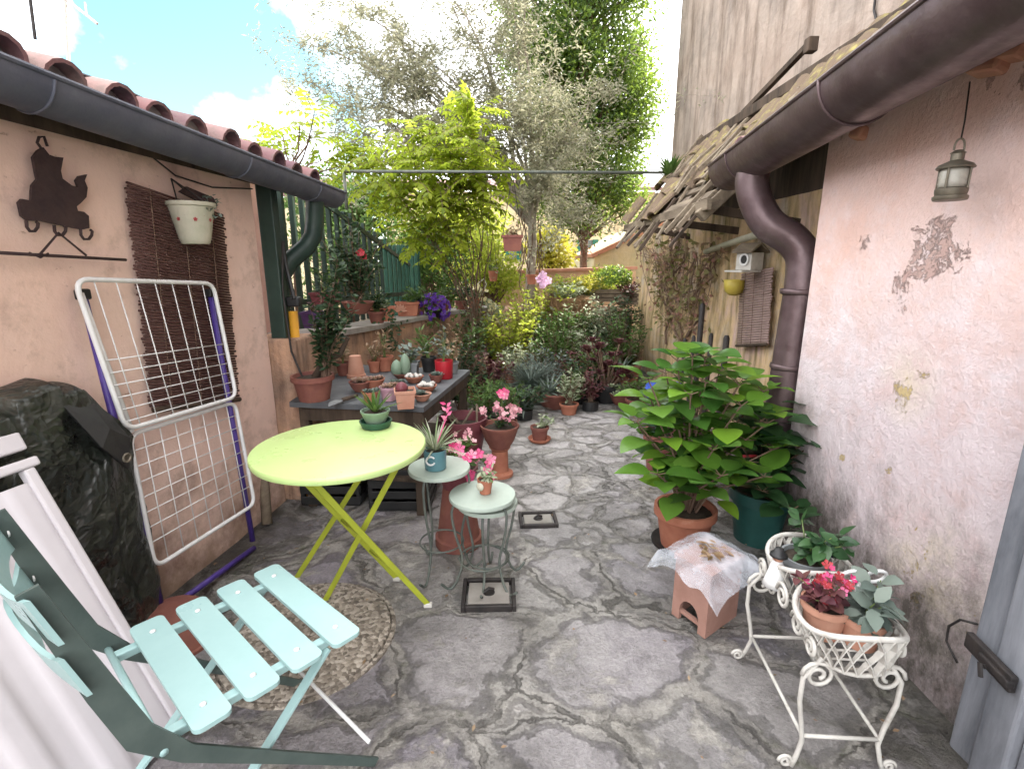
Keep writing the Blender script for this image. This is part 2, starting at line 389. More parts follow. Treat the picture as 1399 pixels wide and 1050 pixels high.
M['bluegrey'] = wood_mat('blue_grey_painted_wood', (.085, .092, .108), (.27, .28, .31), .65, (1, 1, .16), 7)
M['terra'] = pm('terracotta', (.30, .105, .065), (.38, .15, .09), 10, .85, .25, 90, c3=(.46, .26, .19))
M['terraD'] = pm('dark_terracotta', (.16, .055, .045), (.22, .085, .06), 10, .8, .25, 90)
M['terraP'] = pm('pale_terracotta', (.50, .27, .19), (.44, .21, .14), 10, .85, .25, 90)
M['boxclay'] = pm('dusty_pink_clay', (.34, .19, .15), (.28, .15, .115), 10, .85, .25, 90)
M['maroon'] = pm('maroon_plastic', (.13, .03, .04), (.18, .05, .06), 10, .55, .1, 60)
M['lilac'] = pm('lilac_plastic', (.36, .20, .25), (.42, .26, .30), 12, .6, .1, 60)
M['purple'] = pm('purple_plastic', (.06, .025, .10), (.09, .04, .14), 12, .5, .1, 60)
M['redpl'] = pm('red_plastic', (.38, .014, .025), (.30, .012, .02), 10, .4, .08, 60)
M['blackpl'] = pm('black_plastic', (.012, .012, .013), (.02, .02, .02), 10, .5, .1, 60)
M['greypl'] = pm('grey_plastic', (.16, .17, .18), (.21, .22, .22), 10, .6, .1, 60)
M['greenpl'] = pm('dark_green_plastic', (.012, .05, .03), (.02, .07, .042), 10, .4, .1, 60)
M['sage'] = pm('sage_green_glaze', (.15, .22, .15), (.19, .26, .19), 10, .5, .1, 60)
M['teal'] = pm('teal_glaze', (.07, .17, .20), (.10, .22, .25), 10, .35, .1, 60)
M['tealpot'] = pm('dark_teal_plastic', (.015, .06, .055), (.02, .08, .07), 10, .45, .1, 60)
M['whitep'] = pm('chalky_white_paint', (.54, .52, .48), (.44, .42, .385), 25, .6, .3, 80, c3=(.30, .25, .20))
M['whitef'] = pm('white_plastic_panel', (.58, .55, .57), (.52, .49, .51), 3, .45, .1, 30)
M['white'] = pm('white_enamel', (.70, .70, .70), (.62, .62, .61), 12, .4, .05, 60)
M['purpf'] = pm('violet_enamel', (.055, .03, .19), (.075, .045, .23), 12, .4, .1, 60)
M['lime'] = pm('lime_green_paint', (.47, .61, .25), (.43, .57, .22), 3, .34, .08, 25, c3=(.40, .52, .22))
M['limeleg'] = pm('olive_lime_paint', (.36, .40, .035), (.30, .34, .03), 10, .45, .15, 60)
M['mint'] = pm('mint_paint', (.32, .48, .47), (.28, .43, .425), 4, .38, .05, 50)
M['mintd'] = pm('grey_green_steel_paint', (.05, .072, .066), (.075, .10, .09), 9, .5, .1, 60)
M['iron'] = pm('black_iron', (.015, .013, .013), (.03, .024, .022), 20, .6, .3, 80)
M['rust'] = pm('brown_rusty_iron', (.028, .016, .018), (.05, .028, .026), 20, .8, .3, 80)
M['irongr'] = pm('grey_green_iron', (.07, .085, .075), (.12, .13, .11), 20, .6, .3, 80)
M['slate'] = pm('dark_slate_board', (.065, .07, .078), (.10, .105, .11), 6, .65, .25, 30)
M['stooltop'] = pm('pale_mint_stool_top', (.38, .44, .38), (.33, .39, .34), 8, .4, .1, 40)
M['stone'] = pm('grey_stone', (.30, .28, .25), (.22, .20, .18), 8, .9, .5, 30)
M['concrete'] = pm('grey_concrete', (.24, .225, .20), (.16, .15, .13), 5, .9, .5, 40)
M['ceramic'] = pm('cream_ceramic', (.50, .47, .38), (.36, .36, .27), 9, .5, .15, 40)
M['yellowst'] = pm('yellow_painted_stick', (.62, .30, .02), (.52, .25, .02), 10, .6, .2, 50)
M['tarp'] = tarp_mat(); M['film'] = film_mat()
M['blindL'] = blind_mat('brown_reed', (.05, .022, .020), (.115, .055, .045), (4, .6, 40))
M['blindR'] = blind_mat('pinkish_cane', (.22, .15, .14), (.34, .25, .22), (4, .6, 40))
M['bark'] = pm('olive_bark', (.22, .185, .15), (.36, .32, .26), 12, .95, .8, 30, bdist=.01)
M['stem'] = pm('brown_stem', (.11, .065, .045), (.17, .11, .075), 20, .85, .4, 60)
M['gstem'] = pm('green_stem', (.09, .14, .04), (.14, .19, .06), 20, .7, .3, 60)
M['brass'] = pm('weathered_brass', (.12, .105, .08), (.20, .175, .135), 20, .5, .3, 60, .6)
M['glass'] = pm('frosted_lamp_glass', (.40, .38, .33), (.34, .32, .28), 20, .3, .1, 60)
M['yellow'] = pm('yellow_ceramic', (.45, .36, .06), (.40, .30, .05), 20, .5, .1, 60)
M['shutter'] = pm('green_shutter_paint', (.02, .13, .10), (.03, .16, .12), 10, .5, .1, 40)
M['windowglass'] = pm('dark_window_glass', (.10, .12, .13), (.14, .16, .17), 3, .1, .02, 10)
M['wicker'] = wood_mat('brown_wicker', (.16, .09, .045), (.32, .20, .11), axis=(1, 1, 1), sc_=30)
M['pet_pink'] = leafmat('pink_petal', [(.75, .06, .22), (.80, .16, .34), (.85, .34, .46)], .3)
M['pet_pale'] = leafmat('pale_pink_petal', [(.75, .34, .40), (.82, .52, .54), (.62, .22, .30)], .3)
M['pet_purple'] = leafmat('purple_petal', [(.08, .02, .26), (.13, .04, .36), (.18, .08, .42)], .3)
M['pet_white'] = leafmat('white_petal', [(.75, .72, .68), (.82, .78, .78), (.78, .66, .70)], .3)
M['pet_cream'] = leafmat('cream_petal', [(.78, .68, .36), (.82, .74, .46), (.70, .60, .30)], .3)
M['pet_red'] = leafmat('red_petal', [(.40, .03, .05), (.50, .07, .08), (.30, .02, .03)], .3)
M['pet_lilac'] = leafmat('lilac_petal', [(.72, .46, .68), (.78, .55, .74), (.68, .40, .60)], .3)
L_olive = leafmat('silver_olive_leaf', [(.18, .19, .12), (.27, .275, .18), (.37, .365, .25), (.48, .46, .33)], .45, .55)
L_ever = leafmat('dark_evergreen_leaf', [(.032, .070, .030), (.055, .105, .036), (.09, .16, .036), (.19, .27, .04)], .5, .4)
L_wist = leafmat('fresh_wisteria_leaf', [(.22, .29, .025), (.29, .36, .03), (.36, .42, .04), (.15, .22, .025)], .6, .45)
L_hyd = leafmat('hydrangea_leaf', [(.045, .13, .028), (.085, .20, .03), (.14, .29, .035), (.06, .16, .04), (.22, .40, .04), (.10, .22, .05)], .42, .27, .6)
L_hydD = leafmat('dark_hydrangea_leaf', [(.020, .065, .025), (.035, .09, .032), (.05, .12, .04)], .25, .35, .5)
L_mid = leafmat('mid_green_leaf', [(.05, .11, .025), (.09, .16, .035), (.12, .20, .05), (.06, .12, .03)], .38)
L_dark = leafmat('dark_green_leaf', [(.022, .045, .02), (.035, .07, .03), (.05, .09, .035)], .25)
L_yel = leafmat('yellow_green_leaf', [(.26, .32, .03), (.34, .38, .04), (.42, .44, .07), (.18, .26, .03)], .5)
L_gold = leafmat('golden_leaf', [(.44, .42, .05), (.52, .47, .07), (.34, .36, .05)], .45)
L_grey = leafmat('grey_green_leaf', [(.11, .15, .13), (.16, .20, .17), (.21, .25, .21)], .2)
L_burg = leafmat('burgundy_leaf', [(.07, .02, .03), (.11, .035, .04), (.16, .07, .06)], .2)
L_dry = leafmat('dry_brown_leaf', [(.22, .14, .07), (.30, .20, .12), (.36, .26, .17), (.16, .12, .05)], .25)
L_vine = leafmat('sparse_vine_leaf', [(.16, .15, .04), (.24, .18, .08), (.36, .18, .15), (.14, .16, .04), (.26, .22, .09)], .35)
L_pink = leafmat('pinkish_succulent_leaf', [(.42, .24, .20), (.34, .26, .16), (.48, .30, .28)], .15)
L_pale = leafmat('pale_variegated_leaf', [(.36, .40, .26), (.26, .32, .18), (.46, .48, .36), (.14, .22, .08)], .3)
# ------------------------------------------------------------------ camera, sky, sun
cam = bpy.data.cameras.new('camera'); co = bpy.data.objects.new('camera', cam); COL.objects.link(co)
cam.sensor_width = 36; cam.lens = 36 * F / 1399; cam.clip_start = .02; cam.clip_end = 2000
co.location = (0, 0, H); co.rotation_euler = (PI / 2 - PIT, 0, 0); sc.camera = co
sc.view_settings.view_transform = 'Standard'; sc.view_settings.look = 'None'; sc.view_settings.gamma = 1
sc.view_settings.exposure = 2.0
sc.cycles.max_bounces = 6; sc.cycles.transparent_max_bounces = 8; sc.cycles.diffuse_bounces = 4; sc.cycles.use_adaptive_sampling = True; sc.cycles.adaptive_threshold = .025; sc.cycles.use_denoising = True
SUN = V((math.cos(math.radians(47)) * math.cos(math.radians(44)), math.sin(math.radians(47)) * math.cos(math.radians(44)), math.sin(math.radians(44))))
sl = bpy.data.lights.new('sun', 'SUN'); sl.energy = 4.2; sl.angle = math.radians(.5); sl.color = (1, .93, .80)
so = bpy.data.objects.new('sun', sl); COL.objects.link(so); so.location = (8, 8, 12)
so.rotation_euler = SUN.to_track_quat('Z', 'Y').to_euler()
w = bpy.data.worlds.new('World'); sc.world = w; w.use_nodes = True; wt = w.node_tree; wt.nodes.clear()
def wn(t, **k):
    n = wt.nodes.new(t)
    for a, b in k.items(): setattr(n, a, b)
    return n
wo = wn('ShaderNodeOutputWorld'); bg = wn('ShaderNodeBackground'); bg.inputs[1].default_value = .12
sky = wn('ShaderNodeTexSky', sky_type='NISHITA'); sky.sun_disc = False
sky.sun_elevation = math.radians(44); sky.sun_rotation = math.atan2(SUN.x, SUN.y); sky.dust_density = .5; sky.ozone_density = 2.5
tc = wn('ShaderNodeTexCoord'); nrm = wn('ShaderNodeVectorMath', operation='NORMALIZE'); wt.links.new(tc.outputs['Generated'], nrm.inputs[0])
dt = wn('ShaderNodeVectorMath', operation='DOT_PRODUCT'); wt.links.new(nrm.outputs[0], dt.inputs[0]); dt.inputs[1].default_value = ray(255, 60).normalized()
m1 = wn('ShaderNodeMapRange'); wt.links.new(dt.outputs['Value'], m1.inputs[0]); m1.inputs[1].default_value = .955; m1.inputs[2].default_value = .992
nz = wn('ShaderNodeTexNoise'); wt.links.new(nrm.outputs[0], nz.inputs[0]); nz.inputs['Scale'].default_value = 4.5; nz.inputs['Detail'].default_value = 7; nz.inputs['Roughness'].default_value = .55
m2 = wn('ShaderNodeMapRange'); wt.links.new(nz.outputs[0], m2.inputs[0]); m2.inputs[1].default_value = .35; m2.inputs[2].default_value = .65; m2.inputs[3].default_value = .55; m2.inputs[4].default_value = -.75
ad = wn('ShaderNodeMath', operation='ADD', use_clamp=True); wt.links.new(m1.outputs[0], ad.inputs[0]); wt.links.new(m2.outputs[0], ad.inputs[1])
n2 = wn('ShaderNodeTexNoise'); wt.links.new(nrm.outputs[0], n2.inputs[0]); n2.inputs['Scale'].default_value = 7; n2.inputs['Detail'].default_value = 6
cr = wn('ShaderNodeValToRGB'); wt.links.new(n2.outputs[0], cr.inputs[0])
cr.color_ramp.elements[0].position = .3; cr.color_ramp.elements[0].color = (.78, .80, .86, 1); cr.color_ramp.elements[1].position = .6; cr.color_ramp.elements[1].color = (1, .985, .97, 1)
cs = wn('ShaderNodeVectorMath', operation='SCALE'); wt.links.new(cr.outputs[0], cs.inputs[0]); cs.inputs['Scale'].default_value = 12
bs = wn('ShaderNodeVectorMath', operation='MULTIPLY'); wt.links.new(sky.outputs[0], bs.inputs[0]); bs.inputs[1].default_value = (.70, .92, .80)
mx = wn('ShaderNodeMix', data_type='RGBA'); wt.links.new(ad.outputs[0], mx.inputs[0]); wt.links.new(cs.outputs[0], mx.inputs[6]); wt.links.new(bs.outputs[0], mx.inputs[7])
wt.links.new(mx.outputs[2], bg.inputs[0]); wt.links.new(bg.outputs[0], wo.inputs[0])

# ------------------------------------------------------------------ ground and paving
def grid(x0, x1, y0, y1, nx, ny, zf):
    vs = [(x0 + (x1 - x0) * i / nx, y0 + (y1 - y0) * j / ny, zf(x0 + (x1 - x0) * i / nx, y0 + (y1 - y0) * j / ny)) for j in range(ny + 1) for i in range(nx + 1)]
    return vs, [(j * (nx + 1) + i, j * (nx + 1) + i + 1, (j + 1) * (nx + 1) + i + 1, (j + 1) * (nx + 1) + i) for j in range(ny) for i in range(nx)]
from mathutils import noise as mn
mb = MB(); mb.add([(-400, -400, -.03), (400, -400, -.03), (400, 400, -.03), (-400, 400, -.03)], [(0, 1, 2, 3)])
tag(mb.build('ground', M['ground']), kind='structure')
mb = MB(); mb.add(*grid(-2.2, 2.0, -1.5, 7.5, 210, 450, lambda x, y: .010 * mn.noise(V((x * 2.3, y * 2.3, 0))) + .005 * mn.noise(V((x * 7, y * 7, 3)))))
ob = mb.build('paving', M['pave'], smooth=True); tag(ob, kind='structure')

# concrete inspection disc and square drain covers
def disc(name, c, r, label):
    b = MB(); b.lathe([(r + .02, -.02), (r + .018, .010), (r + .004, .013), (r, .004), (r - .004, .018), (r - .03, .022), (0, .024)], (c[0], c[1], 0), 56, .006)
    o = b.build('manhole_cover', M['peb'], smooth=True, angle=50); tag(o, label, 'manhole cover')
disc('d', (-.755, 1.62), .30, 'round pebbly concrete manhole cover in the paving behind the mint chair')
def drain(px, py, wx, wy, label, rot=0.0, m='concrete'):
    c = P(px, py, z=0); t = thing('drain_cover', (c.x, c.y, 0), label, 'drain cover')
    q = Euler((0, 0, rot)); mat3 = q.to_matrix()
    b = MB()
    for s in (-1, 1):
        b.box(c + mat3 @ V((s * (wx / 2 - .008), 0, .012)), (.016, wy, .03), q, .003)
        b.box(c + mat3 @ V((0, s * (wy / 2 - .008), .012)), (wx - .033, .016, .03), q, .003)
    b.build('frame', M['iron'], t)
    b = MB(); b.box(c + V((0, 0, .008)), (wx - .05, wy - .05, .028), q, .005); b.build('slab', M[m], t)
    b = MB(); b.lathe([(.026, .019), (.024, .0245), (0, .0245)], c, 20); b.tube([c + V((-.02, -.01, .03)), c + V((0, .0, .042)), c + V((.02, .01, .03))], .006, 6); b.build('lifting_ring', M['iron'], t)
    return t
drain(735, 713, .20, .15, 'small pale square drain cover in the middle of the path', .06)
drain(668, 815, .22, .19, 'dark mossy square drain cover near the lime table', .03, 'stone')

# ------------------------------------------------------------------ left house
HY = 2.72
lh = thing('pink_house', (LWX(1) - .2, 1, 0), 'low salmon pink house with grey gutter and barrel tile roof on the left', 'house')
mb = MB(); y0 = -1.2
mb.prism([(LWX(y0), y0, -.02), (LWX(HY), HY, -.02), (LWX(HY) - 2.6, HY, -.02), (LWX(y0) - 2.6, y0, -.02)], (0, 0, 1.78)); mb.build('wall', M['plL'], lh)
def gz(y): return 1.81 + (1.725 - 1.81) * (y - 1.44) / (3.22 - 1.44)
def gutter_arc(path, r, a0=175, a1=365, th=.005, n=16):
    b = MB(); vs, fs = [], []; k = len(path)
    d = (V(path[-1]) - V(path[0])).normalized(); s = d.cross(V((0, 0, 1))).normalized(); u = s.cross(d)
    for p in path:
        for j in range(n + 1):
            a = math.radians(a0 + (a1 - a0) * j / n)
            vs.append(V(p) + s * (r * math.cos(a)) + u * (r * math.sin(a)))
        for j in range(n, -1, -1):
            a = math.radians(a0 + (a1 - a0) * j / n)
            vs.append(V(p) + s * ((r - th) * math.cos(a)) + u * ((r - th) * math.sin(a)))
    c = 2 * (n + 1)
    for i in range(k - 1):
        for j in range(c): fs.append((i * c + j, i * c + (j + 1) % c, (i + 1) * c + (j + 1) % c, (i + 1) * c + j))
    b.add(vs, fs)
    for i in (0, k - 1):
        p = V(path[i]); pts = [p + s * (r * math.cos(math.radians(a0 + (a1 - a0) * j / n))) + u * (r * math.sin(math.radians(a0 + (a1 - a0) * j / n))) for j in range(n + 1)]
        b.prism(pts, d * (.004 if i else -.004))
    for a in (a0, a1):
        aa = math.radians(a); b.tube([V(p) + s * (r * math.cos(aa)) + u * (r * math.sin(aa)) for p in path], .008, 8)
    return b, s, u, d
GE = 3.24
path = [(LWX(y) + .17, y, gz(y) + .012) for y in (.3, 1.0, 1.7, 2.4, GE)]
b, gs, gu, gd = gutter_arc(path, .080)
gl = b.build('gutter', M['gutL'], lh, smooth=True, angle=40)
for y in (.7, 1.52, 2.35, 2.95):
    mb = MB(); p = V((LWX(y) + .17, y, gz(y) + .012))
    mb.tube([p + gs * (.0815 * math.cos(math.radians(a))) + gu * (.0815 * math.sin(math.radians(a))) for a in range(178, 366, 12)], .0045, 6)
    mb.tube([p + gs * .081, p + gs * -.081], .0035, 6)
    mb.build('gutter_bracket', M['gutL'], gl, smooth=True)
mb = MB()
dp = [P(430, 268, y=3.05), P(430, 300, y=3.05), P(428, 322, y=3.05), P(418, 338, y=3.02), P(396, 357, y=2.96), P(385, 375, y=2.92), P(383, 410, y=2.92), P(388, 470, y=2.92)]
mb.tube(dp, .05, 14); mb.build('downpipe', M['dkgreen'], lh, smooth=True, angle=50)
mb = MB()
mb.tube([LW(172, 165, .03), LW(205, 212, .012), LW(240, 240, .012), LW(290, 256, .012), LW(345, 258, .012)], .0035, 5); mb.build('cable', M['iron'], lh)
# barrel tiles
mb = MB()
def barrel(b, p0, p1, r0, r1, up, flip=1, n=7, th=.014):
    p0, p1 = V(p0), V(p1); d = (p1 - p0).normalized(); s = d.cross(V(up)).normalized(); u = s.cross(d)
    vs, fs = [], []
    for p, r in ((p0, r0), (p1, r1)):
        for rr in (r, r - th):
            for j in range(n + 1):
                a = PI * j / n
                vs.append(p + s * (rr * math.cos(a)) + u * (flip * rr * math.sin(a) * .8))
    m = n + 1
    for j in range(n):
        fs += [(j, j + 1, 2 * m + j + 1, 2 * m + j), (m + j + 1, m + j, 3 * m + j, 3 * m + j + 1), (j, m + j, m + j + 1, j + 1), (2 * m + j, 2 * m + j + 1, 3 * m + j + 1, 3 * m + j)]
    for j in (0, n): fs.append((j, 2 * m + j, 3 * m + j, m + j))
    b.add(vs, fs)
y = .25; sl_ = math.tan(math.radians(17)); i = 0
while y < 3.15:
    for k in range(6):
        xe = LWX(y) + .12 - k * .33; ze = gz(y) + .016 + k * .33 * sl_
        jy, jz = R.uniform(-.012, .012), R.uniform(-.008, .012)
        barrel(mb, (xe + R.uniform(0, .03), y + jy, ze + .045 + jz), (xe - .42, y + jy + R.uniform(-.01, .01), ze + .045 + .42 * sl_ + jz - .022), .078, .062, (0, 0, 1))
        if k == 0:
            mb.cur = 1; mb.prism([(xe - .02, y + jy + .072 * math.cos(PI * q / 8), ze + .04 + jz + .055 * math.sin(PI * q / 8)) for q in range(9)], (-.02, 0, 0)); mb.cur = 0
        barrel(mb, (xe + .02, y + .09, ze + .035), (xe - .42, y + .09, ze + .035 + .42 * sl_ - .022), .078, .066, (0, 0, 1), -1)
    y += .178
rf = mb.build('roof', [M['tileL'], M['stone']], lh, smooth=True, angle=50)
mb = MB(); x1 = LWX(1.4); 
mb.prism([(LWX(.2) + .06, .2, 1.745), (LWX(3.1) + .06, 3.1, 1.705), (LWX(3.1) - 2.2, 3.1, 2.32), (LWX(.2) - 2.2, .2, 2.36)], (0, 0, .05)); mb.build('roof_board', M['darkwood'], lh)
mb = MB(); mb.tube([(LWX(y) + .06 - .02 * math.sin(y * 3), y, gz(y) + .125 + .012 * math.sin(y * 7)) for y in [.2 + .1 * i for i in range(27)]], .006, 6); mb.build('roof_cable', M['blackpl'], lh)
# pier at the end of the wall
pr = MB(); pr.box((-1.285, 2.86, .46), (.27, .24, .96), Euler((0, 0, -.1)), .012)
o = pr.build('wall_pier', M['plPier']); tag(o, 'short peeling orange plaster pier at the end of the salmon wall', 'pier')
mb = MB(); mb.box(P(374, 360, y=2.80), (.085, .06, .86), Euler((0, 0, -.1)), .006); o = mb.build('gate_post', M['dkgreen']); tag(o, 'dark green square post standing on the orange pier under the gutter', 'post')
a, b_ = P(365, 716, z=.0), P(358, 610, y=2.62)
mb = MB(); mb.tube([a + V((0, 0, 0)), (a + b_) / 2, b_], [.026, .024, .022], 10); o = mb.build('wooden_stake', M['oldwood'], smooth=True); tag(o, 'short pale wooden stake leaning on the orange pier foot', 'stake')
# yellow stick (broom handle) with black head
t = thing('broom', P(425, 700, y=2.75), 'orange yellow broom handle with black head up, standing beside the pier', 'broom')
mb = MB(); mb.tube([P(425, 690, y=2.72), P(400, 425, y=2.83)], .024, 10); mb.build('handle', M['yellowst'], t, smooth=True)
mb = MB(); mb.box(P(402, 412, y=2.83), (.075, .06, .055), None, .012); mb.tube([P(402, 408, y=2.80), P(390, 360, y=2.84), P(386, 330, y=2.86)], .011, 8); mb.build('head', M['blackpl'], t)
mb = MB(); mb.tube([P(386, 330, y=2.79), P(386, 395, y=2.78), P(398, 480, y=2.72), P(412, 512, y=2.70), P(430, 545, y=2.66)], .006, 6); o = mb.build('garden_hose', M['iron'], smooth=True); tag(o, 'thin dark hose hanging down beside the yellow broom handle', 'hose')

# pink neighbour building beyond the fence, left
nb = thing('pink_neighbour_house', (-3.4, 5.2, 0), 'pink house seen through the bars beyond the green fence', 'house')
mb = MB(); mb.box((-3.6, 4.5, 1.05), (2.6, 1.5, 2.1)); mb.build('wall', M['plPink'], nb)
mb = MB(); mb.box((-3.6, 4.5, 2.15), (2.7, 1.6, .1)); mb.build('roof', M['tileL'], nb)

# ------------------------------------------------------------------ ledge wall and fence, left back
LP = [(-1.20, 2.98, .93), (-1.10, 4.0, .86), (-1.06, 4.9, .80), (-.72, 5.75, .80), (-.12, 6.45, .80)]
def ledge_pt(px, py_hint=None, inset=.10):
    "point on the ledge top seen in column px"
    u = (px - CX) / F; best = None
    for i in range(len(LP) - 1):
        for q in range(40):
            a = q / 40; x = LP[i][0] * (1 - a) + LP[i + 1][0] * a - inset; y = LP[i][1] * (1 - a) + LP[i + 1][1] * a; z = LP[i][2] * (1 - a) + LP[i + 1][2] * a
            zc = y * CP - (z - H) * SP; e = abs(x / zc - u)
            if best is None or e < best[0]: best = (e, V((x, y, z + .002)))
    return best[1]
lw = thing('ledge_wall', (-1.2, 4.6, 0), 'low stained garden wall carrying a row of potted plants', 'wall')
mb = MB(); vs = []; 
for (x, y, z) in LP: vs += [(x, y, -.02), (x, y, z - .04), (x - .24, y + .06, z - .04), (x - .24, y + .06, -.02)]
fs = []
for i in range(len(LP) - 1):
    for j in range(4): fs.append((i * 4 + j, (i + 1) * 4 + j, (i + 1) * 4 + (j + 1) % 4, i * 4 + (j + 1) % 4))
fs += [(3, 2, 1, 0), (16, 17, 18, 19)]
mb.add(vs, fs); mb.build('wall', M['plPier'], lw)
mb = MB(); vs = []
for (x, y, z) in LP: vs += [(x + .03, y, z - .038), (x + .03, y, z), (x - .27, y + .06, z), (x - .27, y + .06, z - .038)]
mb.add(vs, fs); mb.build('coping', M['stone'], lw)

fen = thing('green_fence', (-1.4, 4.6, .8), 'dark green vertical bar fence rising behind the ledge pots', 'fence')
fa, fb = V((-1.52, 3.55, .85)), V((-1.22, 6.1, .78))
NBAR = 20
for i in range(NBAR):
    a = i / (NBAR - 1); p = fa.lerp(fb, a); top = 2.02 + (1.42 - 2.02) * a ** .9 - (.03 if i % 2 else 0)
    b = MB(); b.box((p.x, p.y, (p.z + top) / 2), (.032, .05, top - p.z), Euler((0, 0, .1)), .004)
    b.build('bar', M['midgreen'] if i > 13 else M['dkgreen'], fen)
mb = MB(); q = V((.035, 0, 0))
mb.bar(fa + q + V((0, 0, .22)), fb + q + V((0, 0, .2)), .02, .04); mb.build('rail', M['dkgreen'], fen); mb = MB(); mb.bar(fa + q + V((0, 0, 1.05)), fb + q + V((0, 0, .52)), .02, .035); mb.build('rail', M['dkgreen'], fen)
gt = thing('green_gate', P(550, 420, y=6.3), 'bright green boarded gate at the far end of the bar fence', 'gate')
mb = MB(); g0, g1 = P(522, 400, y=6.5), P(573, 400, y=6.35)
for i in range(9):
    a = (i + .5) / 9; p = g0.lerp(g1, a); mb.box((p.x, p.y, 1.06), (.045, .02, .95), None, .004)
mb.box(((g0.x + g1.x) / 2, 6.46, 1.06), (g1.x - g0.x, .012, .9)); mb.build('board_panel', M['midgreen'], gt)
# rod across
mb = MB(); mb.tube([P(470, 234, y=4.5), P(905, 236, y=4.55)], .012, 8); mb.tube([P(470, 234, y=4.5), P(470, 234, y=4.5) + V((0, 0, -.3))], .014, 8)
o = mb.build('cross_rod', M['irongr'], smooth=True); tag(o, 'long grey metal rod spanning the courtyard above the plants', 'rod')

# ------------------------------------------------------------------ right house
rh = thing('lilac_house', (1.6, 1, 0), 'lilac pink house with peeling plaster and a big brown gutter on the right', 'house')
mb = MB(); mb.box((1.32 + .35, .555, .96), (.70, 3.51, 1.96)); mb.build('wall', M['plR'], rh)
mb = MB(); mb.prism([(1.16, -1.2, 1.915), (1.16, 2.9, 1.845), (2.2, 2.9, 2.13), (2.2, -1.2, 2.20)], (0, 0, .04)); mb.build('roof_board', M['darkwood'], rh)
mb = MB(); y = -1.0
while y < 2.9:
    for k in range(4):
        xe = 1.15 + k * .32; ze = 1.885 + .07 * (1 - (y + 1) / 4) + k * .32 * .27
        barrel(mb, (xe, y, ze), (xe + .42, y, ze + .42 * .27 - .02), .080, .066, (0, 0, 1))
        barrel(mb, (xe, y + .09, ze), (xe + .42, y + .09, ze + .42 * .27 - .02), .074, .066, (0, 0, 1), -1)
    y += .18
mb.build('roof', M['tileL'], rh, smooth=True, angle=50)
def rg(y): a = (y - 1.15) / (2.92 - 1.15); return V((.985 + .18 * a, y, 1.885 - .055 * a))
path = [rg(y) for y in (-.6, .3, 1.15, 2.0, 2.92)]
b, gs, gu, gd = gutter_arc(path, .116)
gr = b.build('gutter', M['gutR'], rh, smooth=True, angle=40)
for y in (.55, 1.7, 2.62):
    mb = MB(); p = rg(y); mb.tube([p + gs * (.1185 * math.cos(math.radians(a))) + gu * (.1185 * math.sin(math.radians(a))) for a in range(175, 367, 10)], .006 if y < 2.5 else .004, 6)
    mb.build('gutter_seam', M['gutR'], gr, smooth=True)
e = rg(2.56)
dp = [e + V((0, 0, -.08)), e + V((0, 0, -.15)), P(1036, 283, y=2.53), P(1052, 308, y=2.49), P(1082, 328, y=2.45), P(1097, 352, y=2.42), P(1095, 392, y=2.40)]
# smooth the swan neck
sm = []
for i in range(len(dp) - 1):
    p0 = dp[max(i - 1, 0)]; p1 = dp[i]; p2 = dp[i + 1]; p3 = dp[min(i + 2, len(dp) - 1)]
    for q in range(6):
        t_ = q / 6; sm.append(.5 * ((2 * p1) + (p2 - p0) * t_ + (2 * p0 - 5 * p1 + 4 * p2 - p3) * t_ ** 2 + (3 * p1 - p0 - 3 * p2 + p3) * t_ ** 3))
bot = P(1062, 590, y=2.40)
low = V((bot.x, bot.y, .02))
dpt = MB(); dpt.tube(sm + [dp[-1], bot, low], .074, 18); pd = dpt.build('downpipe', M['gutR'], rh, smooth=True, angle=60)
for (px, py) in ((1091, 398), (1076, 500)):
    mb = MB(); p = P(px, py, y=2.40); mb.lathe([(.0755, -.012), (.079, -.006), (.079, .006), (.0755, .012)], p, 24)
    mb.build('pipe_collar', M['gutR'], pd, smooth=True)
# rough soffit stones and hooks under gutter
for (px, py, s) in ((1160, 183, .045), (1335, 84, .07), (1365, 70, .05)):
    p = P(px, py, x=1.27); mb = MB(); mb.box((1.32, p.y, p.z), (.07, s * 1.5, s), Euler((.2, .3, .1)), .012); mb.build('soffit_stone', M['terraP'], rh)

# door leaf, bottom right
dr = thing('door_leaf', (1.2, .8, 0), 'blue grey weathered wooden door leaf folded back at the right edge', 'door')
mb = MB(); mb.box((1.285, 1.14, 1.0), (.062, .10, 2.0), Euler((0, 0, .08)), .008); mb.build('jamb', M['bluegrey'], dr)
mb = MB()
dd = V((-.18, -1, 0)).normalized(); base = V((1.245, 1.10, 0)); dn = V((1, -.18, 0)).normalized()
rotd = Matrix((dd, dn, V((0, 0, 1)))).transposed()
mb.box(base + dd * .055 + V((0, 0, 1.0)), (.10, .045, 1.98), rotd, .008)
mb.box(base + dd * .46 + V((0, 0, 1.0)) + dn * .012, (.70, .030, 1.98), rotd, .006); mb.build('leaf', M['bluegrey'], dr)
mb = MB(); lc = P(1352, 902, x=1.205)
mb.box(lc, (.16, .018, .045), rotd, .004); mb.box(lc + V((-.012, -.03, 0)), (.10, .02, .02), rotd, .004); mb.tube([lc + V((-.03, -.02, .0)), lc + V((-.045, -.02, .012)), lc + V((-.045, -.03, -.02))], .006, 6)
mb.build('latch', M['iron'], dr)
p0 = P(1330, 850, x=1.28)
mb = MB(); mb.tube([P(x_, y_, x=1.285) for x_, y_ in ((1335, 852), (1312, 846), (1296, 855), (1293, 875), (1300, 890), (1308, 905))], .0035, 6)
o = mb.build('wire_loop', M['iron'], smooth=True); tag(o, 'thin black wire loop sticking out of the plaster by the door', 'wire')

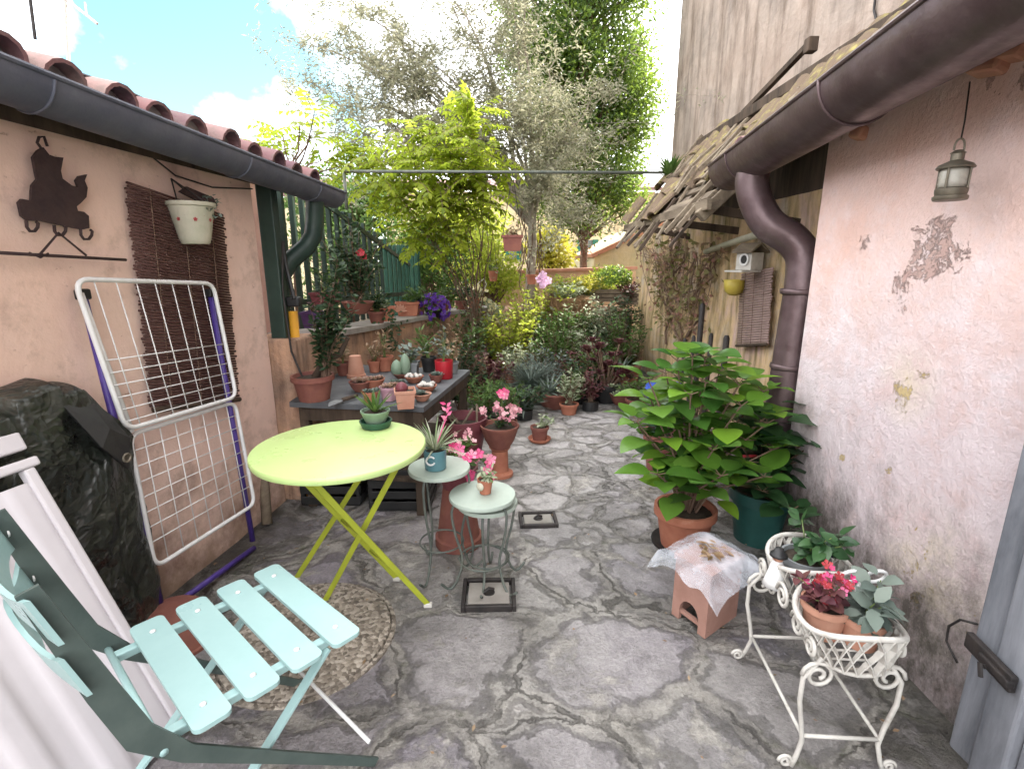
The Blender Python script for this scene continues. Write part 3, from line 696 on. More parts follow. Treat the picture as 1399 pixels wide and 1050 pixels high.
# ------------------------------------------------------------------ garden wall right, tall building, canopy
gw = thing('garden_wall', (1.75, 4.4, 0), 'stained ochre and pink garden wall along the right behind the hydrangea', 'wall')
mb = MB(); vs, fs = [], []; N_ = 60
for j in range(N_ + 1):
    y = 2.315 + 4.35 * j / N_
    for i in range(25):
        z = -.02 + 1.74 * i / 24; vs.append((1.65 + .025 * mn.noise(V((y * 1.5, z * 1.5, 5))) + .01 * mn.noise(V((y * 6, z * 6, 1))), y, z))
for j in range(N_):
    for i in range(24): fs.append((j * 25 + i, j * 25 + i + 1, (j + 1) * 25 + i + 1, (j + 1) * 25 + i))
mb.add(vs, fs); mb.box((1.80, 4.49, .84), (.22, 4.345, 1.72)); mb.build('wall', M['plGar'], gw, smooth=True, angle=40)
tb = thing('tall_building', (5, 3.2, 0), 'tall windowless building with streaky weathered plaster rising behind the right roof', 'building')
mb = MB(); mb.box((5.2, 2.6, 4.5), (6.0, 10.0, 9.0)); mb.build('wall', M['plTall'], tb)
mb = MB(); mb.box((5.2, 2.6, 9.06), (6.3, 10.3, .12)); mb.build('cornice', M['stone'], tb)
mb = MB(); mb.tube([P(1196, -4, x=2.185), P(1194, 14, x=2.185), P(1198, 30, x=2.185)], .008, 6); mb.build('cable', M['iron'], tb)

cn = thing('lean_to_roof', (1.4, 3.8, 1.6), 'ramshackle lean-to roof of mossy tiles and old boards over the garden wall', 'roof')
def cp(u, y): return V((1.12 + .62 * u, y, 1.70 + .60 * u - .02 * math.sin(y * 2)))
sd = V((.62, 0, .60)).normalized(); nd = V((-.60, 0, .62)).normalized()
rc = Matrix((sd, V((0, 1, 0)), nd)).transposed()
for row in range(4):
    y = 3.02 if row < 2 else 2.35
    while y < 5.08:
        wd = R.uniform(.16, .27); u = row * .27 + R.uniform(-.02, .03)
        q = rc @ Euler((R.uniform(-.20, .20), R.uniform(-.26, .10), R.uniform(-.22, .22))).to_matrix()
        c = cp(u + .12, y + wd / 2) + nd * (.035 + .012 * R.random())
        if R.random() < (.68 if row == 0 else .5 if row == 1 else .16): y += wd * .9; continue
        mb = MB(); nn = 6; vs, fs = [], []; Lx = R.uniform(.22, .40)
        for i in range(nn + 1):
            a = PI * i / nn
            for (sx, tk) in ((-.5, 0), (.5, 0), (.5, .016), (-.5, .016)):
                vs.append(c + q @ V((sx * Lx, -math.cos(a) * wd * .5, math.sin(a) * wd * .16 + tk)))
        for i in range(nn):
            for j in range(4): fs.append((i * 4 + j, i * 4 + (j + 1) % 4, i * 4 + 4 + (j + 1) % 4, i * 4 + 4 + j))
        fs += [(0, 1, 2, 3), (nn * 4 + 3, nn * 4 + 2, nn * 4 + 1, nn * 4)]
        mb.add(vs, fs); y += wd * .94; mb.build('roof_tile', M['moss'], cn)
for y in (2.5, 3.1, 3.75, 4.4, 5.0):
    mb = MB(); mb.bar(cp(-.12 if y > 3 else .5, y) - nd * .05, cp(1.12, y) - nd * .05, .06, .07, (0, 0, 1), .006); mb.build('rafter', M['oldwood'], cn)
for i in range(8):
    mb = MB(); u = .03 + i * .135; mb.bar(cp(u, (3.0 if u < .5 else 2.32) + R.uniform(0, .1)) - nd * .005, cp(u + R.uniform(-.05, .05), 5.1 - R.uniform(0, .5)) - nd * .005, R.uniform(.045, .08), .018, nd, .003)
    mb.build('sheathing_board', M['oldwood'], cn)
mb = MB(); mb.bar(cp(-.06, 3.0) - nd * .02, cp(-.08, 5.14) - nd * .025, .03, .06, (0, 0, 1), .004); mb.build('fascia', M['oldwood'], cn)
mb = MB(); mb.bar(cp(1.06, 2.34) + nd * .06, cp(1.04, 5.12) + nd * .06, .07, .07, (0, 0, 1), .006); mb.build('ridge_beam', M['darkwood'], cn)
for y in (5.02, 4.0, 3.2):
    mb = MB(); mb.bar(cp(.0, y) - nd * .07, V((1.66, y - .1, 1.56)), .045, .05, (0, 0, 1), .004); mb.build('brace', M['darkwood'], cn)
for i in range(30):
    mb = MB(); y = 2.45 + i * .088; u = R.uniform(.1 if y > 3.1 else .55, .9)
    mb.bar(cp(u, y) + nd * .075, cp(u + R.uniform(.2, .35), y + R.uniform(-.15, .25)) + nd * R.uniform(.07, .11), R.uniform(.025, .055), R.uniform(.012, .03), nd, .002)
    mb.build('loose_board', M['oldwood'], cn)
for i in range(15):   # broken battens sticking out over the eave
    y = 3.05 + i * .14 + R.uniform(-.04, .04); a_ = cp(R.uniform(.12, .5), y) + nd * R.uniform(-.03, .05); b2 = cp(R.uniform(-.34, -.06), y + R.uniform(-.2, .2)) - V((0, 0, R.uniform(.0, .10)))
    mb = MB(); mb.bar(a_, b2, R.uniform(.02, .05), R.uniform(.012, .025), nd, .002); mb.build('broken_batten', M['oldwood'] if i % 3 else M['darkwood'], cn)
mb = MB(); mb.box((1.72, 3.75, 1.99), (.04, 2.75, .52)); mb.build('back_boards', M['darkwood'], cn)
mb = MB(); mb.bar(P(1108, 58, x=1.80), P(1015, 155, x=1.74), .035, .035, (0, 0, 1), .003); mb.box(P(1108, 62, x=1.79), (.06, .06, .08), None, .005); mb.build('batten', M['darkwood'], cn)

mb = MB(); mb.tube([P(964, 344, x=1.58), P(1010, 328, x=1.55), P(1056, 314, x=1.50)], .022, 10); o = mb.build('pale_pole', M['ceramic'], smooth=True); tag(o, 'pale round pole resting along the wall under the lean-to roof', 'pole')

# ------------------------------------------------------------------ background buildings
ob = thing('boundary_wall', (1.2, 8.5, 0), 'sunlit orange boundary wall with pale coping at the far end', 'wall')
mb = MB(); mb.box((.7, 8.55, .59), (2.6, .16, 1.2)); mb.build('wall', M['plOr'], ob)
mb = MB(); mb.bar((-.62, 8.55, 1.16), (2.02, 8.55, 1.235), .22, .05, (0, 0, 1), .008); mb.build('coping', M['terraP'], ob)
sh = thing('buff_outbuilding', (2, 9.6, 0), 'buff outbuilding with a sloping pink coping behind the orange wall', 'outbuilding')
y_ = 9.0; a, b_ = P(812, 352, y=y_), P(872, 312, y=y_)
mb = MB(); mb.prism([(a.x, y_, 0), (3.2, y_, 0), (3.2, y_, b_.z + .35), (b_.x, y_, b_.z), (a.x, y_, a.z)], (0, 3, 0)); mb.build('wall', M['plBuff'], sh)
mb = MB(); mb.bar(a + V((-.05, 1.45, .03)), V((3.2, y_ + 1.45, b_.z + .41)), 3.1, .07, (0, 0, 1), .01); mb.build('roof', M['terraP'], sh)
ch = thing('cream_house', (0, 15, 0), 'sunlit cream house with green shutters beyond the garden', 'house')
y_ = 14.0; tp = P(880, 262, y=y_).z
mb = MB(); mb.box((.2, y_ + 2, tp / 2), (7.0, 4, tp)); mb.build('wall', M['plCream'], ch)
mb = MB(); mb.prism([(-3.4, y_ - .25, tp), (3.8, y_ - .25, tp), (3.8, y_ + 2, tp + .5), (-3.4, y_ + 2, tp + .5)], (0, 0, .08)); mb.build('roof', M['tileL'], ch)
for (xa, xb, ya, yb) in ((789, 816, 328, 356), (690, 712, 328, 356), (636, 664, 345, 392)):
    c0, c1 = P(xa, ya, y=y_), P(xb, yb, y=y_); wn_ = MB(); mid = (c0 + c1) / 2; ww = c1.x - c0.x; hh = c0.z - c1.z
    wn_.box((mid.x, y_ - .012, mid.z), (ww * .42, .03, hh)); fr = wn_.build('window', M['windowglass'], ch)
    for s in (-1, 1):
        s_ = MB(); s_.box((mid.x + s * ww * .37, y_ - .03, mid.z), (ww * .28, .05, hh * 1.05), None, .004)
        for k in range(7): s_.box((mid.x + s * ww * .37, y_ - .058, mid.z - hh * .45 + hh * .15 * k), (ww * .22, .008, hh * .09))
        s_.build('shutter', M['shutter'], fr)
lb = thing('white_neighbour_house', (-6, 13, 0), 'pale house far behind the green bar fence', 'house')
mb = MB(); mb.box((-7.2, 14, 1.35), (6, 4, 2.7)); mb.build('wall', M['plCream'], lb)
mb = MB(); mb.prism([(-10.4, 11.8, 2.7), (-4.0, 11.8, 2.7), (-4.0, 14, 3.3), (-10.4, 14, 3.3)], (0, 0, .1)); mb.build('roof', M['tileL'], lb)
# far hedge mass so nothing reads as empty ground between
# ------------------------------------------------------------------ things on the left wall
def blind(label, cs, mat, K=72):
    "cs: four world corners TL TR BR BL, slats as thin reeds"
    tl, tr, br, bl = cs; c = (bl + br) / 2
    t = thing('reed_blind', c, label, 'blind'); n = (tr - tl).cross(bl - tl).normalized()
    if n.x * c.x > 0: n = -n
    mb = MB(); Rr = random.Random(3)
    for i in range(K):
        a = (i + .5) / K; p = tl.lerp(bl, a); q = tr.lerp(br, a); d = (q - p).normalized()
        r = (tl - bl).length / K * .44
        j0, j1 = Rr.uniform(-.004, .012), Rr.uniform(-.004, .012)
        mb.tube([p - d * j0 + n * Rr.uniform(0, .004), p.lerp(q, .35) + n * (.003 + Rr.uniform(-.002, .003)), p.lerp(q, .7) + n * (.003 + Rr.uniform(-.002, .003)), q + d * j1 + n * Rr.uniform(0, .004)], r, 5)
    mb.build('reeds', mat, t, smooth=True)
    mb = MB()
    for a in (.18, .5, .82): mb.tube([tl.lerp(tr, a) + n * .012, bl.lerp(br, a) + n * .012], .0018, 4)
    mb.build('cord', M['stem'], t)
    mb = MB(); mb.tube([bl + n * .01, br + n * .01], .011, 8); mb.build('bottom_rail', M['darkwood'], t)
blind('dark brown reed blind hanging on the salmon wall behind the airer', [LW(172, 247, .018), LW(303, 292, .018), LW(325, 545, .018), LW(207, 560, .018)], M['blindL'])
blind('small pinkish cane blind hanging on the garden wall under the birdhouse', [P(1014, 374, x=1.615), P(1056, 365, x=1.615), P(1050, 470, x=1.615), P(1008, 472, x=1.615)], M['blindR'], 30)

# iron cat hook rack
pts = [(66,830),(80,815),(118,822),(122,760),(143,735),(135,700),(125,645),(145,618),(168,604),(192,634),(215,642),(250,646),(240,700),(247,732),(285,760),(312,768),(302,740),(315,722),(348,715),(338,740),(350,770),(345,808),(322,832),(305,846),(310,864),(335,868),(355,885),(357,935),(330,941),(250,925),(160,906),(105,905),(78,885)]
ct = thing('cat_hook_rack', LW(70, 310, .02), 'dark iron cat silhouette with three hooks mounted on the salmon wall', 'hook rack')
mb = MB(); mb.prism([LW(x / 3, y / 3, .022) for x, y in pts], V((.008, 0, 0))); mb.build('cat_plate', M['rust'], ct)
for hx, hy in ((108, 905), (222, 922), (330, 938)):
    mb = MB(); pp = [(0, 0), (2, 26), (14, 42), (34, 42), (46, 26), (48, 10), (40, 4)]
    mb.tube([LW((hx + a) / 3, (hy + b) / 3, .03) for a, b in pp], .0045, 6); mb.build('hook', M['rust'], ct, smooth=True)
mb = MB(); mb.tube([LW(x / 3, y / 3, .026) for x, y in ((172, 612), (152, 585), (160, 562), (180, 560), (194, 600))], .004, 6); mb.build('ring', M['rust'], ct, smooth=True)
hb = thing('hanging_bar', LW(80, 350, .03), 'thin rusty iron bar with a triangular hanger below the cat rack', 'bar')
mb = MB(); a, b_, c = LW(80, 318, .036), LW(55, 347, .034), LW(118, 349, .034)
mb.tube([b_, a, c], .0035, 6); mb.build('hanger', M['rust'], hb)
mb = MB(); mb.tube([LW(-40, 343, .03), LW(172, 355, .03)], .005, 8); mb.tube([LW(40, 345, .034), LW(55, 352, .036), LW(66, 346, .034)], .003, 5); mb.build('rod', M['rust'], hb, smooth=True)

# wall pot
hp = thing('hanging_wall_pot', LW(265, 335, .09), 'cream ceramic wall pot with small red flower motifs hung over the reed blind', 'hanging pot')
ctr = LW(264, 305, .075); up_ = V((0, 0, 1))
mb = MB(); mb.lathe([(.048, -.082), (.052, -.078), (.058, -.06), (.074, .02), (.083, .062), (.090, .066), (.090, .080), (.080, .080), (.076, .06), (.05, .05)], ctr, 24)
pot = mb.build('pot', M['ceramic'], hp, smooth=True, angle=45)
mb = MB()
for k in range(9):
    a = math.radians(-100 + k * 24); q = V((math.cos(a), math.sin(a), 0)); mb.flower(ctr + q * .074 + V((0, 0, .012 + .02 * (k % 2))), q, .008, 5, .1)
mb.build('flower_motif', M['pet_red'], pot)
mb = MB(); hk = LW(234, 244, .02)
mb.tube([hk, ctr + V((.0, -.085, .075))], .003, 5); mb.tube([hk, ctr + V((.0, .085, .075))], .003, 5); mb.tube([hk, ctr + V((.07, 0, .075))], .003, 5); mb.build('chain', M['iron'], hp)
mb = MB(); rr = random.Random(5)
for k in range(60):
    a = rr.uniform(-.4, 1.6); p = ctr + V((math.cos(a), math.sin(a), 0)) * rr.uniform(.05, .11) + V((0, 0, rr.uniform(.03, .11)))
    mb.leaf4(p, V((rr.uniform(-1, 1), rr.uniform(-1, 1), rr.uniform(-1, .6))), V((0, 0, 1)), .022, .014)
mb.build('leaves', L_grey, hp)
mb = MB(); mb.prism([LW(243, 262, .05), LW(252, 255, .05), LW(288, 270, .05), LW(293, 280, .05), LW(270, 276, .05)], V((.012, 0, 0))); mb.build('bird_ornament', M['rust'], hp)

# ------------------------------------------------------------------ clothes airer
def RK(px, py, off=0.0): return P(px, py, n=(1, -.13, .078), d=-1.531 + .02 + off)
def rounded(pts, r, n=6):
    out = []; k = len(pts)
    for i in range(k):
        p, a, b = pts[i], pts[i - 1], pts[(i + 1) % k]
        da, db = (a - p).normalized(), (b - p).normalized()
        for j in range(n + 1):
            q = j / n; s, e = p + da * r, p + db * r; out.append((1 - q) ** 2 * s + 2 * q * (1 - q) * p + q * q * e)
    return out
ar = thing('clothes_airer', RK(290, 790), 'folded white wire clothes airer with violet legs leaning on the salmon wall', 'airer')
up4 = [RK(101, 381, .02), RK(291, 387, .02), RK(323, 542, .02), RK(172, 587, .02)]
lo4 = [RK(176, 594), RK(321, 549), RK(348, 688), RK(212, 775)]
for nm, q in (('upper_wing', up4), ('lower_wing', lo4)):
    mb = MB(); mb.tube(rounded(q, .05), .0085, 8, closed=True); f = mb.build(nm, M['white'], ar, smooth=True)
    mb = MB()
    for i in range(7): a = (i + .8) / 7.6; mb.tube([q[0].lerp(q[1], a), q[3].lerp(q[2], a)], .0022, 5)
    for i in range(7 if nm == 'lower_wing' else 6):
        a = (.12 + i * .115) if nm == 'lower_wing' else .52 + i * .085
        mb.tube([q[0].lerp(q[3], a), q[1].lerp(q[2], a)], .0022, 5)
    mb.build('wires', M['white'], f, smooth=True)
lg = MB(); l0, l1, l2, l3 = RK(113, 402, -.02), RK(222, 838, -.01), RK(347, 748, -.01), RK(287, 400, -.02)
lg.tube([l0, l1] , .0125, 8); lg.tube([l3, l2.lerp(l3, .03)], .0125, 8); lg.tube([l1, l2], .0125, 8); lg.build('leg_frame', M['purpf'], ar, smooth=True)
lg = MB(); lg.tube([RK(110, 400, .0), RK(180, 590, .01)], .009, 8); lg.build('side_strut', M['white'], ar, smooth=True)
for p in (l0, l3):
    mb = MB(); mb.box(p, (.03, .04, .035), None, .006); mb.build('hinge_cap', M['blackpl'], ar)

# ------------------------------------------------------------------ tarpaulin over stacked things, white panel
def tarp():
    mb = MB(); ny, nz = 110, 130; y0, y1 = .75, 1.72; vs = []
    for i in range(ny + 1):
        a = i / ny; y = y0 + (y1 - y0) * a
        top = .97 + .015 * math.sin(a * 9) - (.0 if a < .82 else (a - .82) * 1.1) + (.035 if .62 < a < .76 else 0)
        foot = .17 if a < .8 else .17 - (a - .8) * .3
        for j in range(nz + 1):
            b = j / nz
            if b < .28: q = b / .28; off = .02 + .09 * q; z = top - .03 * q * q
            else: q = (b - .28) / .72; off = .11 + (foot - .11) * q ** .8; z = (top - .03) * (1 - q) + .01
            p = V((y * 2.6, z * 2.6, 1.3)); f1 = mn.noise(p * 1.5); f2 = mn.noise(p * 3.5 + V((0, 0, 4))); f3 = abs(mn.noise(V((y * 5 + z * 4, z * 2.2, 8)))); f4 = abs(mn.noise(V((y * 9 - z * 7, z * 5, 2))))
            f5 = mn.noise(V((y * 7 + .8 * mn.noise(V((y * 2, z * 2, 9))), z * 1.1, 6))); e = .03 * f1 + .045 * f5 + .03 * (.3 - f3) + .012 * (.3 - f4)
            e *= min(1, b * 6) * .8
            vs.append((LWX(y) + off + e, y + .02 * f2 * (1 if a < .95 else .4), max(.004, z + .02 * f1)))
    fs = [(i * (nz + 1) + j, (i + 1) * (nz + 1) + j, (i + 1) * (nz + 1) + j + 1, i * (nz + 1) + j + 1) for i in range(ny) for j in range(nz)]
    mb.add(vs, fs); t = thing('tarpaulin', (LWX(1.4) + .2, 1.4, 0), 'crumpled black plastic tarpaulin draped over things stacked against the salmon wall', 'tarpaulin')
    o = mb.build('sheet', M['tarp'], t, smooth=True)
    mb = MB(); fl = [LW(88, 556, .13), LW(112, 538, .10), LW(150, 566, .12), LW(178, 598, .17), LW(176, 640, .205), LW(140, 612, .205)]
    fm = sum(fl, V((0, 0, 0))) / 6 + V((.02, 0, .0)); mb.add(fl + [fm], [(i_, (i_ + 1) % 6, 6) for i_ in range(6)]); mb.add([q_ + V((-.004, 0, -.004)) for q_ in fl + [fm]], [((i_ + 1) % 6, i_, 6) for i_ in range(6)]); mb.build('folded_flap', M['blackpl'], t)
    mb = MB(); p = LW(173, 625, .215); 
    mb.lathe([(.010, 0), (.016, 0), (.016, .005), (.010, .005), (.010, 0)], p, 16, M_=Euler((0, PI / 2, -.2)).to_matrix()); mb.build('eyelet', M['brass'], t, smooth=True)
    return t
tarp()
wp = thing('fluted_board', (-1.2, .8, 0), 'white fluted plastic panel leaning at the left edge behind the mint chair', 'panel')
pa, pb = V((-1.297, 1.275, .81)), V((-.965, 1.225, .006))       # far edge, top to bottom
ed = V((-.22, -1, 0)).normalized(); dn_ = (pb - pa); Lp = dn_.length; dn_.normalize(); nr = ed.cross(dn_).normalized()
if nr.x < 0: nr = -nr
Wp = 1.0; mb = MB(); K = 96; vs, fs = [], []
for i in range(K + 1):
    a = i / K * Wp; ph = (a / .085) % 1.0
    h = .006 * max(-1, min(1, 3 * math.sin(2 * PI * a / .125)))
    for q in (0, 1): vs.append(pa + ed * (a + .008) + dn_ * (Lp * (.04 + .95 * q)) + nr * h)
for i in range(K): fs.append((2 * i, 2 * i + 1, 2 * i + 3, 2 * i + 2))
k0 = len(vs); vs += [p - nr * .03 for p in vs]; 
for i in range(K): fs.append((k0 + 2 * i, k0 + 2 * i + 2, k0 + 2 * i + 3, k0 + 2 * i + 1))
mb.add(vs, fs); mb.build('fluted_sheet', M['whitef'], wp, smooth=True, angle=60)
mb = MB(); mb.bar(pa + ed * .0, pb, .028, .03, nr, .006); mb.build('side_rim', M['whitef'], wp)
mb = MB(); mb.bar(pa + nr * .004 - dn_ * .012 + ed * -.03, pa + nr * .004 - dn_ * .012 + ed * (Wp + .1), .026, .03, nr, .006); mb.bar(pa - dn_ * .075 + ed * -.03 - nr * .01, pa - dn_ * .075 + ed * (Wp + .1) - nr * .01, .05, .03, nr, .006); mb.build('top_rail', M['whitef'], wp)

# ------------------------------------------------------------------ mint folding chair
f_ = V((.65, .76, 0)).normalized(); s_ = V((.76, -.65, 0)).normalized(); zz = V((0, 0, 1))
c1 = V((-.766, .985, .452)); cs_ = [c1 + f_ * (.101 * k) for k in range(4)]
chair = thing('folding_chair', (-.69, 1.1, 0), 'mint green slatted folding chair standing in the front left corner', 'chair')
Rs = Matrix((s_, f_, zz)).transposed()
for k, c in enumerate(cs_):
    mb = MB(); poly = []
    for (sx, sy) in ((1, 1), (-1, 1), (-1, -1), (1, -1)):
        for q in range(5):
            a = {(1, 1): 0, (-1, 1): 90, (-1, -1): 180, (1, -1): 270}[(sx, sy)] + q * 22.5; a = math.radians(a)
            poly.append(c + s_ * (sx * (.225 - .016) + .016 * math.cos(a)) + f_ * (sy * (.037 - .016) + .016 * math.sin(a)) - zz * .006)
    mb.prism(poly, zz * .010); sl = mb.build('seat_slat', M['mint'], chair)
    for q in (-.165, .165): mb = MB(); mb.lathe([(.007, .0042), (.006, .007), (.002, .0082), (0, .0082)], c + s_ * q, 10); mb.build('screw', M['white'], sl, smooth=True)
for q in (-.165, .165):
    mb = MB(); mb.bar(c1 + s_ * q - f_ * .085 - zz * .018, cs_[3] + s_ * q + f_ * .03 - zz * .018, .024, .02, zz, .003); mb.build('seat_rail', M['mint'], chair)
for sg in (-1, 1):
    o_ = s_ * (.205 * sg)
    fb_, hg, tp_ = V((cs_[3].x, cs_[3].y, 0)) + f_ * .06 + o_ + zz * .012, c1 - f_ * .085 + o_ - zz * .012, c1 - f_ * .21 + o_ * .95 + zz * .40
    pts_ = [fb_, fb_.lerp(hg, .5), hg - (hg - fb_).normalized() * .05, hg + zz * .06 - f_ * .03, hg.lerp(tp_, .45) - f_ * .01, tp_]
    mb = MB(); wd = [.022, .026, .034, .050, .046, .030]
    # flat steel strap, widest near the hinge
    vs, fs = [], []
    for i, p in enumerate(pts_):
        d = (pts_[min(i + 1, 5)] - pts_[max(i - 1, 0)]).normalized(); n_ = d.cross(s_).normalized()
        for (aa, bb) in ((-1, -1), (1, -1), (1, 1), (-1, 1)): vs.append(p + s_ * (aa * .004) + n_ * (bb * wd[i] * .5))
    # subdivide along for smooth bend
    for i in range(5):
        for j in range(4): fs.append((i * 4 + j, i * 4 + (j + 1) % 4, i * 4 + 4 + (j + 1) % 4, i * 4 + 4 + j))
    fs += [(3, 2, 1, 0), (20, 21, 22, 23)]
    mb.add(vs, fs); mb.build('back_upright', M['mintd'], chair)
    rb = c1 - f_ * .16 + s_ * (.175 * sg); rb.z = .012; ft = cs_[3] - f_ * .03 + s_ * (.175 * sg) - zz * .03
    mb = MB(); mb.bar(rb, ft, .008, .024, s_, .001); mb.build('rear_leg', M['mint'], chair)
mb = MB(); mb.tube([c1 - f_ * .085 - s_ * .21 - zz * .012, c1 - f_ * .085 + s_ * .21 - zz * .012], .008, 8); mb.build('hinge_rod', M['mint'], chair, smooth=True)
a = V((cs_[3].x, cs_[3].y, .09)) + f_ * .045; mb = MB(); mb.tube([a - s_ * .205, a + s_ * .205], .006, 8)
a = c1 - f_ * .135; a.z = .09; mb.tube([a - s_ * .175, a + s_ * .175], .006, 8); mb.build('stretcher', M['white'], chair, smooth=True)
for (z0, off, L_) in ((.40 - .05, .205, .055), (.40 - .165, .185, .05)):
    mb = MB(); vs, fs = [], []; n = 14; cc = c1 - f_ * off + zz * z0
    for i in range(n + 1):
        a = -1 + 2 * i / n; wv = L_ * (.85 + .25 * math.cos(a * PI * 1.5)); bow = -f_ * (.035 * (1 - a * a)) 
        e = V((0, 0, 1)) - f_ * .28
        for (tk, ud) in ((0, -1), (0, 1), (.008, 1), (.008, -1)): vs.append(cc + s_ * (a * .225) + bow + e * (ud * wv) + f_ * tk)
    for i in range(n):
        for j in range(4): fs.append((i * 4 + j, i * 4 + (j + 1) % 4, i * 4 + 4 + (j + 1) % 4, i * 4 + 4 + j))
    fs += [(3, 2, 1, 0), (n * 4, n * 4 + 1, n * 4 + 2, n * 4 + 3)]
    mb.add(vs, fs); bk = mb.build('back_slat', M['mint'], chair, smooth=True, angle=50)
    for q in (-.19, .19): mb = MB(); mb.lathe([(.007, 0), (.006, .003), (0, .004)], cc + s_ * q + f_ * .004, 10, M_=f_.to_track_quat('Z', 'Y').to_matrix()); mb.build('screw', M['white'], bk, smooth=True)

# ------------------------------------------------------------------ lime folding table
tbl = thing('bistro_table', (-.62, 1.78, 0), 'round lime green folding metal table with crossed olive legs', 'table')
tc_ = V((-.622, 1.757, .70)); mb = MB()
mb.lathe([(.0, -.004), (.29, -.004), (.296, -.022), (.302, -.022), (.305, -.014), (.3045, -.004), (.302, 0), (.296, .0015), (0, .0015)], tc_, 72); mb.build('tabletop', M['lime'], tbl, smooth=True, angle=40)
A0, A1 = V((-.70, 1.585, .683)), V((-.337, 1.79, .012)); B0, B1 = V((-.385, 1.665, .683)), V((-.758, 1.805, .012))
C0, C1 = V((-.49, 1.80, .683)), V((-.936, 1.962, .012)); D0, D1 = V((-.86, 1.75, .683)), V((-.50, 1.965, .012))
for a, b_ in ((A0, A1), (B0, B1), (C0, C1), (D0, D1)):
    mb = MB(); vw = (V((0, 0, H)) - (a + b_) / 2); ax = V((.25, -1, .1))
    mb.bar(a, b_, .021, .008, ax, .002); lg = mb.build('leg', M['limeleg'], tbl)
    mb = MB(); mb.box(b_ + V((0, 0, -.002)), (.034, .018, .02), None, .004); mb.build('foot_cap', M['whitep'], lg)
mb = MB(); 
for q0, q1 in ((A0.lerp(A1, .05), D0.lerp(D1, .05)), (B0.lerp(B1, .05), C0.lerp(C1, .05)), (A1.lerp(A0, .25), D1.lerp(D0, .25)), (A0.lerp(A1, .5), D0.lerp(D1, .5))): mb = MB(); mb.tube([q0, q1], .006, 8); mb.build('cross_bar', M['limeleg'], tbl, smooth=True)

# ------------------------------------------------------------------ small iron stools / side tables
def stool(c, r, z, rot, label, topm='stooltop', under=False):
    t = thing('side_table', (c.x, c.y, 0), label, 'side table')
    mb = MB(); mb.lathe([(0, z - .012), (r - .012, z - .012), (r - .002, z - .016), (r, z - .008), (r - .003, z), (0, z)], (c.x, c.y, 0), 48); mb.build('top', M[topm], t, smooth=True, angle=40)
    for k in range(3):
        a = rot + k * 2 * PI / 3; q = V((math.cos(a), math.sin(a), 0)); p0 = V((c.x, c.y, 0))
        mb = MB(); pts = [p0 + q * (r * .78) + zz * (z - .014), p0 + q * (r * .95) + zz * (z - .06), p0 + q * (r * .86) + zz * (z * .62), p0 + q * (r * .66) + zz * (z * .34), p0 + q * (r * .82) + zz * (z * .12), p0 + q * (r * 1.02) + zz * .012]
        sp = [p0 + q * (r * 1.02 + .03 - .022 * math.cos(b) * (1 - b / 8)) + zz * (.028 + .022 * -math.cos(b + 1.57 * 0) * (1 - b / 9)) for b in [.4 * i for i in range(14)]]
        cur = []
        for i in range(len(pts) - 1):
            P0, P1, P2, P3 = pts[max(i - 1, 0)], pts[i], pts[i + 1], pts[min(i + 2, len(pts) - 1)]
            for g in range(5):
                tt = g / 5; cur.append(.5 * ((2 * P1) + (P2 - P0) * tt + (2 * P0 - 5 * P1 + 4 * P2 - P3) * tt ** 2 + (3 * P1 - P0 - 3 * P2 + P3) * tt ** 3))
        cur += [pts[-1]] + sp[2:]
        mb.tube(cur, .0055, 7); mb.build('leg', M['irongr'], t, smooth=True)
    mb = MB(); mb.tube([V((c.x + r * .72 * math.cos(a), c.y + r * .72 * math.sin(a), z * .30)) for a in [i * PI / 14 for i in range(28)]], .004, 6, closed=True); mb.build('ring', M['irongr'], t, smooth=True)
    return t
sA = P(600, 637, z=.5); stool(sA, .132, .50, 2.2, 'round pale topped iron side table holding the teal pot')
sB = P(659, 674, z=.42); stool(sB, .138, .42, 1.4, 'low round iron side table holding the small terracotta pot')
sC = P(670, 683, z=.37) ; stool(V((sB.x + .018, sB.y + .03, 0)), .128, .375, 2.5, 'lowest nesting round table tucked beneath the low side table')

# ------------------------------------------------------------------ lantern
ln = thing('lantern', P(1298, 275, x=1.21), 'weathered brass lantern hanging on a wire before the lilac wall', 'lantern')
lk = .76; lc0 = P(1297, 274, x=1.21)
def lz(pr): return [(a * lk, b * lk) for a, b in pr]
mb = MB(); mb.lathe(lz([(0, 0), (.050, 0), (.053, .006), (.053, .014), (.046, .018), (.049, .03), (.049, .04), (.040, .044), (0, .044)]), lc0, 20); mb.build('base', M['brass'], ln, smooth=True, angle=40)
mb = MB(); mb.lathe(lz([(.041, .044), (.043, .06), (.043, .095), (.040, .108)]), lc0, 20); mb.build('glass', M['glass'], ln, smooth=True)
mb = MB(); mb.lathe(lz([(.056, .108), (.058, .112), (.050, .122), (.028, .132), (.020, .136), (.020, .158), (.024, .160), (.012, .170), (0, .172)]), lc0, 20); mb.build('cap', M['brass'], ln, smooth=True, angle=40)
for k in range(4):
    a = k * PI / 2 + .5; mb = MB(); mb.tube([lc0 + V((.047 * math.cos(a), .047 * math.sin(a), z)) * lk for z in (.04, .075, .11)], .003, 6); mb.build('guard_bar', M['brass'], ln)
mb = MB(); mb.tube([lc0 + V((.018 * math.cos(a), 0, .170 + .038 * math.sin(a) ** .7)) * lk for a in [PI * i / 12 for i in range(13)]], .0025, 6); mb.build('handle', M['brass'], ln)
mb = MB(); mb.tube([lc0 + V((0, 0, .206 * lk)), P(1318, 165, x=1.24), P(1325, 112, x=1.27)], .0022, 5); mb.build('wire', M['iron'], ln)

